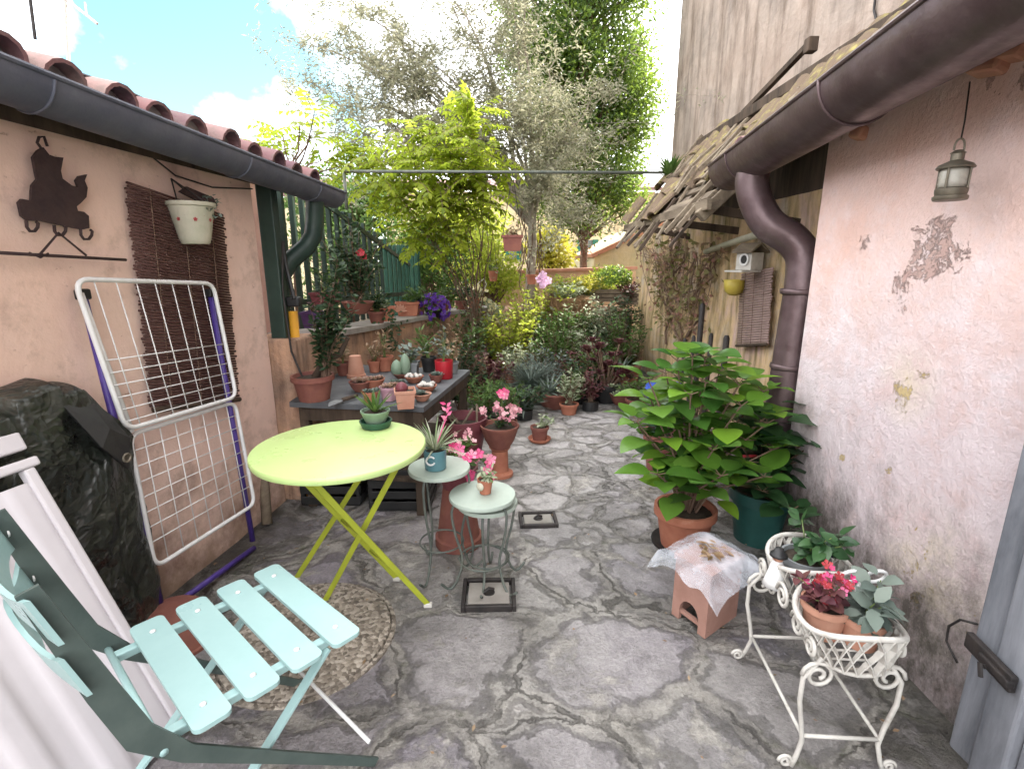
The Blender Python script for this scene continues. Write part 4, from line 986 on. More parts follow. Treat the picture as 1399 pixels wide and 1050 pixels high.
# ------------------------------------------------------------------ birdhouse with yellow bowl
bh = thing('birdhouse', P(1020, 372, x=1.56), 'small white birdhouse fixed to the garden wall above the cane blind', 'birdhouse')
c = P(1024, 357, x=1.54); rb_ = Euler((0, 0, .35)); m3 = rb_.to_matrix()
mb = MB(); mb.box(c, (.10, .13, .11), rb_, .004); body = mb.build('box', M['whitep'], bh)
mb = MB(); mb.lathe([(.0, .0), (.026, 0), (.026, .004), (0, .004)], c + m3 @ V((-.0535, -.01, .012)), 18, M_=m3 @ Euler((0, -PI / 2, 0)).to_matrix()); mb.build('entrance_hole', M['blackpl'], body)
mb = MB(); mb.lathe([(.028, .0), (.040, 0), (.040, .006), (.028, .006), (.028, 0)], c + m3 @ V((-.0545, -.01, .012)), 18, M_=m3 @ Euler((0, -PI / 2, 0)).to_matrix()); mb.build('entrance_ring', M['white'], body)
mb = MB(); mb.prism([c + m3 @ V((-.075, -.085, .052)), c + m3 @ V((0, -.085, .105)), c + m3 @ V((.075, -.085, .052)), c + m3 @ V((.075, -.085, .064)), c + m3 @ V((0, -.085, .117)), c + m3 @ V((-.075, -.085, .064))], m3 @ V((0, .17, 0))); mb.build('roof', M['oldwood'], bh)
mb = MB(); mb.box(c + m3 @ V((-.05, 0, -.062)), (.16, .15, .012), rb_, .003); mb.build('perch_board', M['whitep'], bh)
yb = MB(); p = P(1003, 392, x=1.56); yb.lathe([(0, -.06), (.03, -.058), (.06, -.03), (.068, .0), (.072, .05), (.066, .05), (.06, 0), (0, -.04)], p, 22); o = yb.build('yellow_bowl', M['yellow'], smooth=True); tag(o, 'yellow bowl hanging on the garden wall under the birdhouse', 'bowl')
# black stakes along the garden wall
for i, (px, pt, pb, lab) in enumerate(((960, 414, 490, 'tallest slim black stake standing before the ochre garden wall'), (936, 462, 495, 'short black stake leftmost in the row by the garden wall'), (948, 458, 495, 'short black stake second from the left in the row by the garden wall'), (972, 455, 495, 'short black stake just right of the tallest stake'), (993, 458, 500, 'stout black stake under the left edge of the cane blind'))):
    y_ = 3.9 - .12 * i; a, b_ = P(px, pt, y=y_), P(px, pb, y=y_); mb = MB(); r_ = .022 if i in (0, 4) else .016
    mb.tube([(a.x, a.y, .0), (a.x, a.y, a.z - .02), (a.x, a.y, a.z)], [r_, r_, r_ * .6], 8); o = mb.build('garden_stake', M['iron'], smooth=True, angle=50); tag(o, lab, 'stake', 'black stakes along the garden wall')

# ------------------------------------------------------------------ terracotta box with plastic bag
bx = thing('terracotta_box', (.75, 1.74, 0), 'square terracotta stand with an arched opening beside the hydrangea pot', 'planter')
n0 = V((.708, 1.61, 0)); e1 = (V((.628, 1.75, 0)) - n0); e2 = (V((.877, 1.735, 0)) - n0); e1.z = e2.z = 0
L1, L2 = e1.length, e2.length; e1.normalize(); e2.normalize(); HB = .245
def face(mb, o, e, L, hole=True, th=.018, ins=None):
    if not hole: mb.prism([o, o + e * L, o + e * L * .97 + zz * HB, o + e * L * .03 + zz * HB], ins * th); return
    ol = [o, o + e * (L * .22)]
    for i in range(9):
        a = PI * i / 8; ol.append(o + e * (L * .5 - L * .28 * math.cos(a)) + zz * (.045 + .055 * math.sin(a)))
    ol += [o + e * (L * .78), o + e * L, o + e * L + zz * HB, o + zz * HB]
    mb.prism(ol, ins * th)
mb = MB(); face(mb, n0, e1, L1, True, .018, e2); face(mb, n0 + e1 * .0185 * 0 + e2 * .0185, e2, L2 - .037, False, .018, e1)
face(mb, n0 + e2 * (L2 - .018), e1, L1, True, .018, e2); face(mb, n0 + e1 * (L1 - .018) + e2 * .0185, e2, L2 - .037, False, .018, e1)
mb.prism([n0 + zz * HB - e1 * .006 - e2 * .006, n0 + e1 * (L1 + .006) - e2 * .006 + zz * HB, n0 + e1 * (L1 + .006) + e2 * (L2 + .006) + zz * HB, n0 + e2 * (L2 + .006) - e1 * .006 + zz * HB], zz * .02)
mb.build('box', M['boxclay'], bx)
mb = MB(); mb.bar(n0 + e2 * .012 + zz * .035 + e1 * .03, n0 + e2 * .012 + e1 * (L1 - .03) + zz * .035, .014, .014); mb.build('bar', M['boxclay'], bx)
bgp = thing('plastic_bag', n0 + e1 * L1 / 2 + e2 * L2 / 2 + zz * HB, 'crumpled clear plastic bag with dead leaves spread over the terracotta box', 'bag')
mb = MB(); NB = 44; vs = []; cc = n0 + e1 * L1 / 2 + e2 * L2 / 2
for j in range(NB + 1):
    for i in range(NB + 1):
        a, b_ = -1 + 2 * i / NB, -1 + 2 * j / NB
        p = cc + e1 * (b_ * (L1 / 2 + .085)) + e2 * (a * (L2 / 2 + .075)) + e2 * (.012 * mn.noise(V((b_ * 2, a, 3))))
        ox = max(0, abs(a) * (L2 / 2 + .075) - L2 / 2 - .008); oy = max(0, abs(b_) * (L1 / 2 + .085) - L1 / 2 - .008)
        dr_ = (ox * .45 + oy * .5) + (ox * oy) * 3
        zc_ = HB + .026 - dr_ + .010 * mn.noise(V((a * 2, b_ * 2, 1))) * (1 + 14 * (ox + oy)) + .003 * mn.noise(V((a * 6, b_ * 6, 2)))
        vs.append((p.x, p.y, zc_))
mb.add(vs, [(j * (NB + 1) + i, j * (NB + 1) + i + 1, (j + 1) * (NB + 1) + i + 1, (j + 1) * (NB + 1) + i) for j in range(NB) for i in range(NB)])
mb.build('film', M['film'], bgp, smooth=True)
mb = MB(); rr = random.Random(11)
for k in range(26):
    p = cc + e1 * rr.uniform(-.03, .04) + e2 * rr.uniform(-.05, .05) + zz * (HB + .032 + rr.uniform(0, .012)); mb.leaf(p, V((rr.uniform(-1, 1), rr.uniform(-1, 1), .1)), zz, rr.uniform(.02, .05), .015, .2, .3)
mb.build('dead_leaves', L_dry, bgp)

# ------------------------------------------------------------------ white wire plant stand
ps = thing('plant_stand', (.87, 1.25, 0), 'scrolled white wire plant stand with boat shaped baskets by the lilac wall', 'plant stand')
lx = V((1, -.06, 0)).normalized(); ly = V((.09, 1, 0)).normalized(); so_ = V((.905, 1.275, 0))
def S(a, b, z): return so_ + lx * a + ly * b + zz * z
legs = [(-.115, .225), (-.115, -.155), (.105, .225), (.105, -.155)]
def scroll(o, da, db, r, turns=1.6, n=22):
    return [o + da * (r * (1 - .75 * i / n) * math.cos(turns * 2 * PI * i / n)) + db * (r * (1 - .75 * i / n) * math.sin(turns * 2 * PI * i / n)) for i in range(n + 1)]
for (a, b_) in legs:
    sg = 1 if a > 0 else -1; mb = MB()
    mb.tube([S(a * .75, b_ * 1.0, .35), S(a * 1.12, b_ * 1.03, .29), S(a * 1.12, b_ * 1.03, .22), S(a * .98, b_, .14), S(a * .9, b_, .085), S(a * 1.0, b_ * 1.03, .035), S(a * 1.1, b_ * 1.05, .006)], .0064, 8)
    mb.tube(scroll(S(a * 1.12 + sg * .012, b_ * 1.03, .018), lx * sg, zz, .020), .0045, 6)
    mb.tube(scroll(S(a * .80 , b_ * 1.03, .30), lx * sg, zz, .042, 1.7), .0055, 6)
    mb.build('leg', M['whitep'], ps, smooth=True)
mb = MB()
for z in (.10,):
    q = [S(a * .91, b_, z) for a, b_ in (legs[0], legs[1], legs[3], legs[2])]
    for i in range(4): mb.tube([q[i], q[(i + 1) % 4]], .0055, 6)
mb.build('stretcher', M['whitep'], ps, smooth=True)
def boat(t, w): # plan outline, t in 0..2pi
    return (w * math.copysign(abs(math.cos(t)) ** .8, math.cos(t)), math.copysign(abs(math.sin(t)) ** .9, math.sin(t)))
def basket(b0, b1, z0, z1, w0, w1, name, dip=.03):
    mid, hl = (b0 + b1) / 2, (b1 - b0) / 2; n = 40
    def rim(t, k):
        a, b_ = boat(t, w0 + (w1 - w0) * k); lift = (z1 + dip * (abs(math.sin(t)) ** 2 * 1.3 - .3) if k else z0)
        if k not in (0, 1): lift = z0 + (z1 + dip * (abs(math.sin(t)) ** 2 * 1.3 - .3) - z0) * k
        return S(a, mid + b_ * hl * (.86 + .14 * k), lift)
    mb = MB(); mb.tube([rim(2 * PI * i / n, 1) for i in range(n)], .0075, 8, closed=True); mb.tube([rim(2 * PI * i / n, 0) for i in range(n)], .0055, 8, closed=True); bk = mb.build(name, M['whitep'], ps, smooth=True)
    mb = MB()
    for i in range(22):
        t = 2 * PI * i / 22
        for sg in (-1, 1):
            pp = [rim(t + sg * .42 * g / 4, g / 4) for g in range(5)]
            for g in range(4): mb.bar(pp[g], pp[g + 1], .003, .0165, (pp[g] - S(0, mid, pp[g].z)))
    mb.build('lattice', M['whitep'], bk)
    mb = MB()
    for i in range(6): a = -.8 + 1.6 * i / 5; mb.tube([S(-w0 * math.sqrt(1 - a * a), mid + a * hl * .86, z0), S(w0 * math.sqrt(1 - a * a), mid + a * hl * .86, z0)], .0035, 5)
    mb.build('floor_wires', M['whitep'], bk)
basket(-.21, .03, .335, .425, .09, .122, 'front_basket'); basket(.03, .25, .35, .455, .08, .112, 'rear_basket', .02)
for (b_, z, r) in ((.04, .39, .04), (.12, .375, .035), (-.06, .375, .035), (.19, .385, .03), (-.14, .37, .028)):
    for xx, dz in ((-.112, 0), (.108, .01)): mb = MB(); mb.tube(scroll(S(xx, b_, z + dz), ly, zz, r, 1.7), .0055, 6); mb.build('scroll', M['whitep'], ps, smooth=True)

# ------------------------------------------------------------------ potting bench
pbn = thing('potting_bench', (-.8, 3.1, 0), 'dark slate topped bench crowded with small pots and cacti', 'bench')
BZ = .62; q = [P(395, 549, z=BZ), P(579, 556, z=BZ), P(642, 505, z=BZ), P(470, 497, z=BZ)]
mb = MB(); mb.prism([p - zz * .028 for p in q], zz * .028); mb.build('top', M['slate'], pbn)
for p in ((q[0] + V((.06, .05, 0))), (q[1] + V((-.04, .04, 0))), (q[2] + V((-.05, -.02, 0))), (q[3] + V((.03, -.02, 0)))):
    mb = MB(); mb.box((p.x, p.y, (BZ - .03) / 2), (.05, .05, BZ - .032), None, .004); mb.build('leg', M['darkwood'], pbn)
mb = MB(); mb.bar(q[1] - zz * .07 - V((.02, -.02, 0)), q[2] - zz * .07 - V((.03, -.0, 0)), .025, .07); mb.bar(q[0] - zz * .07 + V((.05, .03, 0)), q[1] - zz * .07 + V((-.05, .03, 0)), .025, .07); mb.build('apron', M['darkwood'], pbn)
mb = MB(); mb.prism([p - zz * (BZ - .2) for p in q], zz * .02); mb.build('lower_shelf', M['darkwood'], pbn)
tr = thing('garden_trowel', P(465, 546, z=BZ), 'small grey metal trowel lying on the slate bench', 'trowel')
a, b_, c = P(447, 556, z=BZ + .012), P(468, 546, z=BZ + .016), P(488, 540, z=BZ + .02)
mb = MB(); mb.tube([c, b_], .011, 8); mb.build('handle', M['darkwood'], tr, smooth=True)
mb = MB(); mb.leaf(b_, a - b_, zz, .12, .06, .25, .0); mb.build('blade', M['greypl'], tr)
for (xx, yy, lab) in ((-.62, 2.72, 'black slatted crate on the ground under the near right end of the bench'), (-1.02, 2.78, 'black slatted crate on the ground under the left end of the bench')):
    t = thing('storage_crate', (xx, yy, 0), lab, 'crate', 'black crates under the bench'); mb = MB()
    for k in range(4):
        for s2 in (-1, 1): mb.box((xx, yy + s2 * .13, .04 + k * .062), (.33, .012, .045), None, .003); mb.box((xx + s2 * .165, yy, .04 + k * .062), (.012, .25, .045), None, .003)
    mb.box((xx, yy, .012), (.32, .25, .012)); mb.build('slats', M['blackpl'], t)
    for s2 in (-1, 1):
        for s3 in (-1, 1): mb = MB(); mb.box((xx + s2 * .155, yy + s3 * .12, .135), (.022, .022, .25), None, .003); mb.build('corner_post', M['blackpl'], t)
# antenna on the left roof
an = thing('tv_antenna', P(45, 50, y=2.2), 'thin television antenna rod on the left roof', 'antenna')
mb = MB(); mb.tube([P(48, 54, y=2.3), P(40, -10, y=2.3)], .006, 6); mb.build('mast', M['iron'], an)
mb = MB(); mb.tube([P(84, -6, y=4.5), P(133, 33, y=4.5)], .01, 6); mb.tube([P(100, 8, y=4.5), P(95, -8, y=4.6)], .006, 5); mb.tube([P(118, 20, y=4.5), P(116, 4, y=4.6)], .006, 5); mb.tube([P(84, -6, y=4.5), P(84, -80, y=4.5), P(84, -80, y=4.5) + V((-.3, 0, -2.2))], .012, 6)
o = mb.build('aerial', M['whitep']); tag(o, 'pale aerial boom sticking out into the sky at the upper left', 'aerial')
# ------------------------------------------------------------------ plants
import zlib
def rng(s): return random.Random(zlib.crc32(s.encode()))
def rdir(r, zmin=-1, zmax=1):
    z = r.uniform(zmin, zmax); a = r.uniform(0, 2 * PI); q = math.sqrt(max(0, 1 - z * z)); return V((q * math.cos(a), q * math.sin(a), z))
def pot(t, c, r, h, mat, kind='pot', seg=26):
    c = V(c); mb = MB()
    if kind == 'pot': pr = [(r * .70, 0), (r * .90, h * .80), (r * .905, h * .80), (r, h * .805), (r, h), (r * .9, h), (r * .86, h * .86), (0, h * .85)]
    elif kind == 'bowl': pr = [(r * .5, 0), (r * .75, h * .35), (r * .95, h * .85), (r, h * .92), (r, h), (r * .92, h), (r * .86, h * .82), (0, h * .8)]
    elif kind == 'cyl': pr = [(r * .9, 0), (r * .93, h * .03), (r, h * .97), (r * .99, h), (r * .92, h), (r * .9, h * .86), (0, h * .85)]
    elif kind == 'flare': pr = [(r, 0), (r, h * .14), (r * .90, h * .16), (r * .62, h * .96), (r * .60, h), (0, h)]
    mb.lathe(pr, c, seg, .004)
    o = mb.build('pot', mat, t, smooth=True, angle=35)
    if kind != 'flare':
        mb = MB(); hh = h * (.87 if kind != 'bowl' else .83); mb.lathe([(r * .84, hh - .01), (r * .84, hh), (r * .4, hh + r * .06), (0, hh + r * .08)], c, 16, .03); mb.build('soil', M['soil'], t, smooth=True)
    return o
def sqpot(t, c, w, d, h, mat, rot=0.0):
    c = V(c); q = Euler((0, 0, rot)).to_matrix(); mb = MB(); vs = []; fs = []
    for (k, z) in ((.8, 0), (.96, h * .84), (1.06, h * .85), (1.06, h), (.96, h), (.9, h * .86)):
        for (sx, sy) in ((-1, -1), (1, -1), (1, 1), (-1, 1)): vs.append(c + q @ V((sx * w / 2 * k, sy * d / 2 * k, z)))
    for i in range(5):
        for j in range(4): fs.append((i * 4 + j, i * 4 + (j + 1) % 4, i * 4 + 4 + (j + 1) % 4, i * 4 + 4 + j))
    fs += [(3, 2, 1, 0)]
    mb.add(vs, fs); o = mb.build('pot', mat, t)
    mb = MB(); mb.add(vs[20:24], [(0, 1, 2, 3)]); mb.build('soil', M['soil'], t); return o
def saucer(t, c, r, mat):
    mb = MB(); mb.lathe([(r * .8, 0), (r, .022), (r, .028), (r * .95, .028), (r * .78, .008), (0, .008)], c, 24); mb.build('saucer', mat, t, smooth=True, angle=40)
def bush(t, c, rx, ry, h, n, L, W, lm, sm='gstem', fl=None, r=None, stems=None, z0=0.0, detail=False, lean=(0, 0)):
    c = V(c); sb, lb, fb = MB(), MB(), MB(); ns = stems or max(5, n // 16)
    tips = []
    for i in range(ns):
        a = r.uniform(0, 2 * PI); q = math.sqrt(r.random()); zt = h * r.uniform(.45, 1)
        e = c + V((rx * q * math.cos(a) + lean[0] * h, ry * q * math.sin(a) + lean[1] * h, zt * (1 - .25 * q * q) + z0))
        m = c.lerp(e, .5) + V((-(e.x - c.x) * .18, -(e.y - c.y) * .18, 0)) + rdir(r) * .02 * h
        s0 = c + V((r.uniform(-.15, .15) * rx, r.uniform(-.15, .15) * ry, 0))
        rad = max(.0018, L * .05); sb.tube([s0, m, e], [rad * 1.3, rad, rad * .5], 5, False); tips.append((s0, m, e))
    per = max(1, n // ns)
    for (s0, m, e) in tips:
        for k in range(per):
            tt = 1 - r.random() ** 1.3 * .78; p = (1 - tt) ** 2 * s0 + 2 * tt * (1 - tt) * m + tt * tt * e
            d = rdir(r, -.35, .8); p = p + d * r.uniform(0, .35) * L
            nn = (V((0, 0, 1)) + rdir(r) * .7).normalized(); s = r.uniform(.65, 1.15)
            if detail: lb.leaf(p, d, nn, L * s, W * s, .18, r.uniform(.1, .45))
            else: lb.leaf4(p, d, nn, L * s, W * s)
    sb.build('stems', M[sm], t); lv = lb.build('leaves', lm, t, smooth=detail)
    if fl:
        fm, nf, fr = fl
        for k in range(nf):
            s0, m, e = tips[k % len(tips)]; p = e + rdir(r, -.2, 1) * r.uniform(.2, 1) * L * 1.2
            fb.flower(p, V((0, -.5, .7)) + rdir(r) * .8, fr * r.uniform(.75, 1.2))
        fb.build('flowers', fm, t)
    return lv
def spiky(t, c, n, L, W, lm, r, up=(.25, 1.2), droop=.3):
    c = V(c); mb = MB()
    for i in range(n):
        a = i * 2.4 + r.uniform(-.3, .3); k = i / n; z = up[0] + (up[1] - up[0]) * k
        d = V((math.cos(a), math.sin(a), z)); mb.leaf(c + V((math.cos(a), math.sin(a), 0)) * L * .05, d, V((0, 0, 1)) + rdir(r) * .1, L * r.uniform(.75, 1.1), W, .5, droop * (1 - k * .6), ((0, .7), (.3, 1), (.65, .7), (1, 0)))
    return mb.build('leaves', lm, t, smooth=True)
def rosette(mb, c, n, rad, r, W=None):
    for i in range(n):
        a = i * 2.4; k = i / n; d = V((math.cos(a), math.sin(a), .25 + 1.5 * k)); mb.leaf(V(c), d, V((0, 0, 1)), rad * (1 - .45 * k), (W or rad * .42), .35, -.15, ((0, .5), (.55, 1), (.85, .8), (1, 0)))
def cactus(t, c, r_, h, rr, lm='sage'):
    mb = MB(); n = 20; prof = []
    for i in range(9):
        q = i / 8; prof.append((r_ * math.sin(PI * (.18 + .82 * q)) ** .6 if q < 1 else 0, h * q))
    vs = []; 
    mb.lathe([(p * (1), z) for p, z in prof], c, n, .02)
    o = mb.build('cactus_body', M[lm], t, smooth=True); return o

def ledge(px): return ledge_pt(px)
def gp(px, py, z=0.0): return P(px, py, z=z)
PL = 'potted plant'
GRP = None
# ---- big potted shrub at the pier
def T(name, loc, label, cat=PL, group=None): return thing(name, loc, label, cat, group), rng(label)
c = P(430, 545, z=.62); t, r = T('potted_shrub', c, 'dark leggy shrub in a broad terracotta pot at the left end of the slate bench')
pot(t, c, .112, .135, M['terraD']); bush(t, c + zz * .11 + V((.07, .0, 0)), .15, .15, .66, 850, .045, .026, L_dark, 'stem', None, r, 28, lean=(.14, 0))
mb = MB(); mb.tube([c + zz * .1, c + V((.06, .02, .2)), c + V((.14, .05, .24)), c + V((.19, .05, .33))], [.022, .02, .016, .01], 8); mb.build('trunk', M['darkwood'], t, smooth=True)
# ---- ledge row
c = ledge(432) + V((.03, -.2, .03)); t, r = T('planter', c, 'square purple planter on the ledge wall nearest the pier')
c = P(433, 447, y=3.25); sqpot(t, c, .15, .13, .10, M['purple']); bush(t, c + zz * .08, .08, .08, .12, 40, .035, .02, L_burg, r=r)
c = P(446, 418, y=3.45); t, r = T('planter', c, 'maroon trough behind the purple planter on the ledge wall'); sqpot(t, c, .18, .10, .09, M['maroon']); bush(t, c + zz * .07, .09, .05, .22, 60, .04, .02, L_dark, r=r)
c = P(490, 428, y=3.9); t, r = T('potted_plant', c, 'tall dark plant with one red bloom in a terracotta bowl on the ledge wall'); pot(t, c, .12, .09, M['terraD'], 'bowl')
bush(t, c + zz * .07, .24, .16, .66, 900, .05, .028, L_dark, 'stem', None, r, 30); mb = MB(); q = P(494, 348, y=3.8)
for k in range(7): mb.flower(q + rdir(r) * .025, V((0, -1, .3)) + rdir(r) * .6, .026)
mb.build('bloom', M['pet_red'], t); mb = MB(); mb.tube([c + zz * .3, q], .004, 5); mb.build('flower_stalk', M['gstem'], t)
c = ledge(522) ; t, r = T('planter', c, 'long terracotta trough on the ledge wall under the fence bars'); sqpot(t, c, .24, .14, .13, M['terra'], .15); bush(t, c + zz * .1, .12, .07, .12, 70, .05, .03, L_pale, r=r)
c = ledge(548) + V((.02, .22, 0)); t, r = T('planter', c, 'terracotta box with a pale shell shaped ornament on the ledge wall'); sqpot(t, c, .23, .15, .14, M['terra'], .2); bush(t, c + zz * .12, .14, .09, .13, 60, .07, .035, L_mid, r=r)
mb = MB()
for k in range(7): a = PI * (k / 6); mb.leaf(c + V((-.05, -.09, .06)), V((math.cos(a), -.2, math.sin(a))), V((0, -1, 0)), .07, .03, .3, .1)
mb.build('shell_ornament', M['terraP'], t)
c = ledge(585) + zz * .0; t, r = T('hanging_basket', c, 'bushy purple petunia basket with a white centre spilling over the ledge wall', 'flower basket'); cc = c + V((.08, -.12, .02))
mb = MB(); mb.lathe([(.05, -.05), (.09, .02), (.095, .05), (.085, .05), (.08, .0)], cc, 18); mb.build('basket', M['blackpl'], t, smooth=True)
mb = MB(); lb = MB(); wb = MB()
for k in range(230):
    d = rdir(r, -.75, 1); p = cc + V((d.x * .17, d.y * .12, .04 + d.z * .15)) * 1
    if p.z < cc.z - .08 and abs(d.x) < .35: wb.flower(p + V((0, -.03, 0)), V((0, -1, .2)) + rdir(r) * .4, .018); continue
    if k % 4 == 0: lb.leaf4(p, rdir(r), V((0, 0, 1)), .035, .02)
    else: mb.flower(p, d + V((0, -.4, .2)), r.uniform(.018, .028), 5, .5)
mb.build('purple_flowers', M['pet_purple'], t); wb.build('white_flowers', M['pet_white'], t); lb.build('leaves', L_mid, t)
c = ledge(606); t, r = T('potted_plant', c, 'small dark pot with wispy green stems right of the purple petunias'); pot(t, c, .08, .11, M['terraD']); bush(t, c + zz * .1, .12, .1, .38, 130, .05, .014, L_mid, r=r)
c = ledge(651) + V((0, -.05, 0)); t, r = T('potted_plant', c, 'terracotta pot of cream trailing flowers at the sunny end of the ledge wall'); pot(t, c, .10, .13, M['terra'])
bush(t, c + zz * .1, .20, .15, .16, 190, .06, .03, L_pale, 'gstem', (M['pet_cream'], 40, .03), r)
mb = MB(); fb = MB()
for k in range(150):
    q = r.random(); p = c + V((.10 + .28 * q + r.uniform(-.05, .05), -.08 + r.uniform(-.06, .06), .12 - .42 * q * r.uniform(.5, 1))); (mb.leaf4(p, rdir(r, -1, .3), V((0, -1, .3)), .05, .028) if k % 3 else fb.flower(p, V((0, -1, .4)) + rdir(r) * .5, .022))
mb.build('trailing_leaves', L_pale, t); fb.build('trailing_flowers', M['pet_cream'], t)
mb = MB(); mb.tube([c + zz * .1, c + V((.02, 0, .28)), c + V((.10, 0, .34)), c + V((.13, 0, .28)), c + V((.08, 0, .16)), c + V((.03, 0, .1))], .006, 6); mb.build('wire_hoop', M['whitep'], t, smooth=True)
c = P(674, 384, y=6.2); t, r = T('hanging_pot', c, 'tiny orange clay pot hanging in the wisteria left of the olive trunk', 'hanging pot'); pot(t, c, .06, .12, M['terra']); bush(t, c + zz * .1, .08, .08, .14, 30, .04, .02, L_mid, r=r)
mb = MB(); mb.tube([c + V((-.05, 0, .11)), c + zz * .55], .003, 4); mb.tube([c + V((.05, 0, .11)), c + zz * .55], .003, 4); mb.build('wire', M['iron'], t)
c = P(700, 343, y=4.5); t, r = T('hanging_pot', c, 'square terracotta pot hanging from the metal rod', 'hanging pot'); sqpot(t, c, .17, .13, .13, M['terraD']); bush(t, c + zz * .1, .1, .08, .12, 50, .045, .022, L_dry, r=r)
mb = MB(); q = P(700, 236, y=4.5); [mb.tube([c + V((s * .08, 0, .13)), q], .003, 4) for s in (-1, 1)]; mb.build('wire', M['iron'], t)

# ---- things on the bench
def bz(px, py): return P(px, py, z=.622)
c = bz(607, 516); t, r = T('potted_plant', c, 'bright red pot at the far right corner of the slate bench'); pot(t, c, .058, .115, M['redpl'], 'cyl'); bush(t, c + zz * .1, .07, .07, .22, 60, .05, .012, L_grey, r=r)
c = bz(586, 507); t, r = T('potted_plant', c, 'black pot with thin leaves beside the bright red pot'); pot(t, c, .055, .10, M['blackpl']); bush(t, c + zz * .09, .09, .09, .2, 80, .07, .016, L_mid, r=r)
c = bz(562, 512); t, r = T('potted_plant', c, 'square grey pot on the bench behind the cactus'); sqpot(t, c, .10, .10, .09, M['greypl']); bush(t, c + zz * .08, .10, .08, .14, 60, .06, .03, L_grey, r=r)
c = bz(548, 516); t, r = T('cactus', c, 'fat green cactus pair on the slate bench in front of the grey pot', 'cactus'); pot(t, c, .05, .03, M['terraD'], 'bowl'); cactus(t, c + V((-.025, 0, .02)), .038, .10, r); cactus(t, c + V((.028, .01, .02)), .034, .14, r)
c = bz(527, 506); t, r = T('potted_plant', c, 'terracotta pot at the back of the bench left of the cactus'); pot(t, c, .058, .10, M['terra']); bush(t, c + zz * .09, .07, .07, .2, 50, .05, .012, L_dry, r=r)
c = bz(487, 515); t, r = T('upturned_pot', c, 'pale upturned clay pot on the bench beside the leggy shrub', 'pot'); pot(t, c, .06, .14, M['terraP'], 'flare')
c = bz(493, 534); t, r = T('potted_plant', c, 'dark terracotta bowl of grey rosettes left of the pale square pot'); pot(t, c, .065, .06, M['terraD'], 'bowl'); mb = MB(); [rosette(mb, c + V((r.uniform(-.04, .04), r.uniform(-.04, .04), .055)), 14, .04, r) for k in range(6)]; mb.build('rosettes', L_pink, t, smooth=True)
c = bz(512, 532); t, r = T('potted_plant', c, 'terracotta bowl of pinkish rosettes in the middle of the slate bench'); pot(t, c, .06, .065, M['terra'], 'bowl'); mb = MB(); [rosette(mb, c + V((r.uniform(-.04, .04), r.uniform(-.04, .04), .055)), 14, .035, r) for k in range(7)]; mb.build('rosettes', L_pink, t, smooth=True)
c = bz(532, 546); t, r = T('potted_plant', c, 'lilac plastic pot of succulents touching the pale square pot'); pot(t, c, .052, .075, M['lilac']); mb = MB(); [rosette(mb, c + V((r.uniform(-.03, .03), r.uniform(-.03, .03), .07)), 14, .032, r) for k in range(6)]; mb.build('rosettes', L_pink, t, smooth=True)
c = bz(554, 556); t, r = T('potted_plant', c, 'pale square terracotta pot with a round cactus at the front of the bench'); sqpot(t, c, .10, .10, .095, M['terraP'], .25); cactus(t, c + V((-.015, 0, .08)), .032, .055, r, 'maroon')
c = bz(566, 522); t, r = T('potted_plant', c, 'low terracotta dish with pale pebbles behind the pale square pot'); pot(t, c, .06, .04, M['terra'], 'bowl'); mb = MB(); [mb.lathe([(0, -.012), (.012, -.004), (.013, .006), (0, .014)], c + V((r.uniform(-.04, .04), r.uniform(-.04, .04), .042)), 8) for k in range(12)]; mb.build('pebbles', M['whitep'], t, smooth=True)
c = bz(583, 534); t, r = T('potted_plant', c, 'shallow terracotta saucer of white pebbles near the bench edge'); pot(t, c, .06, .035, M['terra'], 'bowl'); mb = MB(); [mb.lathe([(0, -.012), (.013, -.004), (.014, .006), (0, .014)], c + V((r.uniform(-.035, .035), r.uniform(-.035, .035), .04)), 8) for k in range(13)]; mb.build('pebbles', M['whitep'], t, smooth=True)
c = bz(577, 547); t, r = T('potted_plant', c, 'small terracotta dish of succulents at the near right bench corner'); pot(t, c, .05, .04, M['terraP'], 'bowl'); mb = MB(); [rosette(mb, c + V((r.uniform(-.03, .03), r.uniform(-.03, .03), .035)), 12, .03, r) for k in range(6)]; mb.build('rosettes', L_grey, t, smooth=True)
for (px, py, rr_, hh, pm_, kd, ty, lab) in (
 (470, 512, .05, .085, 'terraD', 'pot', 'b', 'dark clay pot of dry twigs at the back left of the slate bench'),
 (512, 508, .045, .08, 'terra', 'pot', 'b', 'small clay pot of green sprigs at the back of the bench beside the upturned pot'),
 (542, 534, .04, .05, 'terraP', 'bowl', 'r', 'tiny pale dish of rosettes between the lilac pot and the cactus pair'),
 (618, 509, .045, .075, 'greypl', 'pot', 'b', 'small grey pot of fine leaves beside the bright red pot'),
 (596, 522, .045, .05, 'terraD', 'bowl', 'r', 'dark clay dish of rosettes in front of the bright red pot'),
 (507, 549, .045, .06, 'terra', 'pot', 'r', 'clay pot of grey rosettes at the front edge of the bench')):
    c = bz(px, py); t, r = T('potted_plant', c, lab); pot(t, c, rr_, hh, M[pm_], kd)
    if ty == 'b': bush(t, c + zz * hh * .85, .07, .07, r.uniform(.10, .2), 90, .04, .014, r.choice((L_mid, L_grey, L_dry)), r=r)
    else: mb = MB(); [rosette(mb, c + V((r.uniform(-.03, .03), r.uniform(-.03, .03), hh * .85)), 14, .035, r) for k in range(6)]; mb.build('rosettes', L_grey, t, smooth=True)
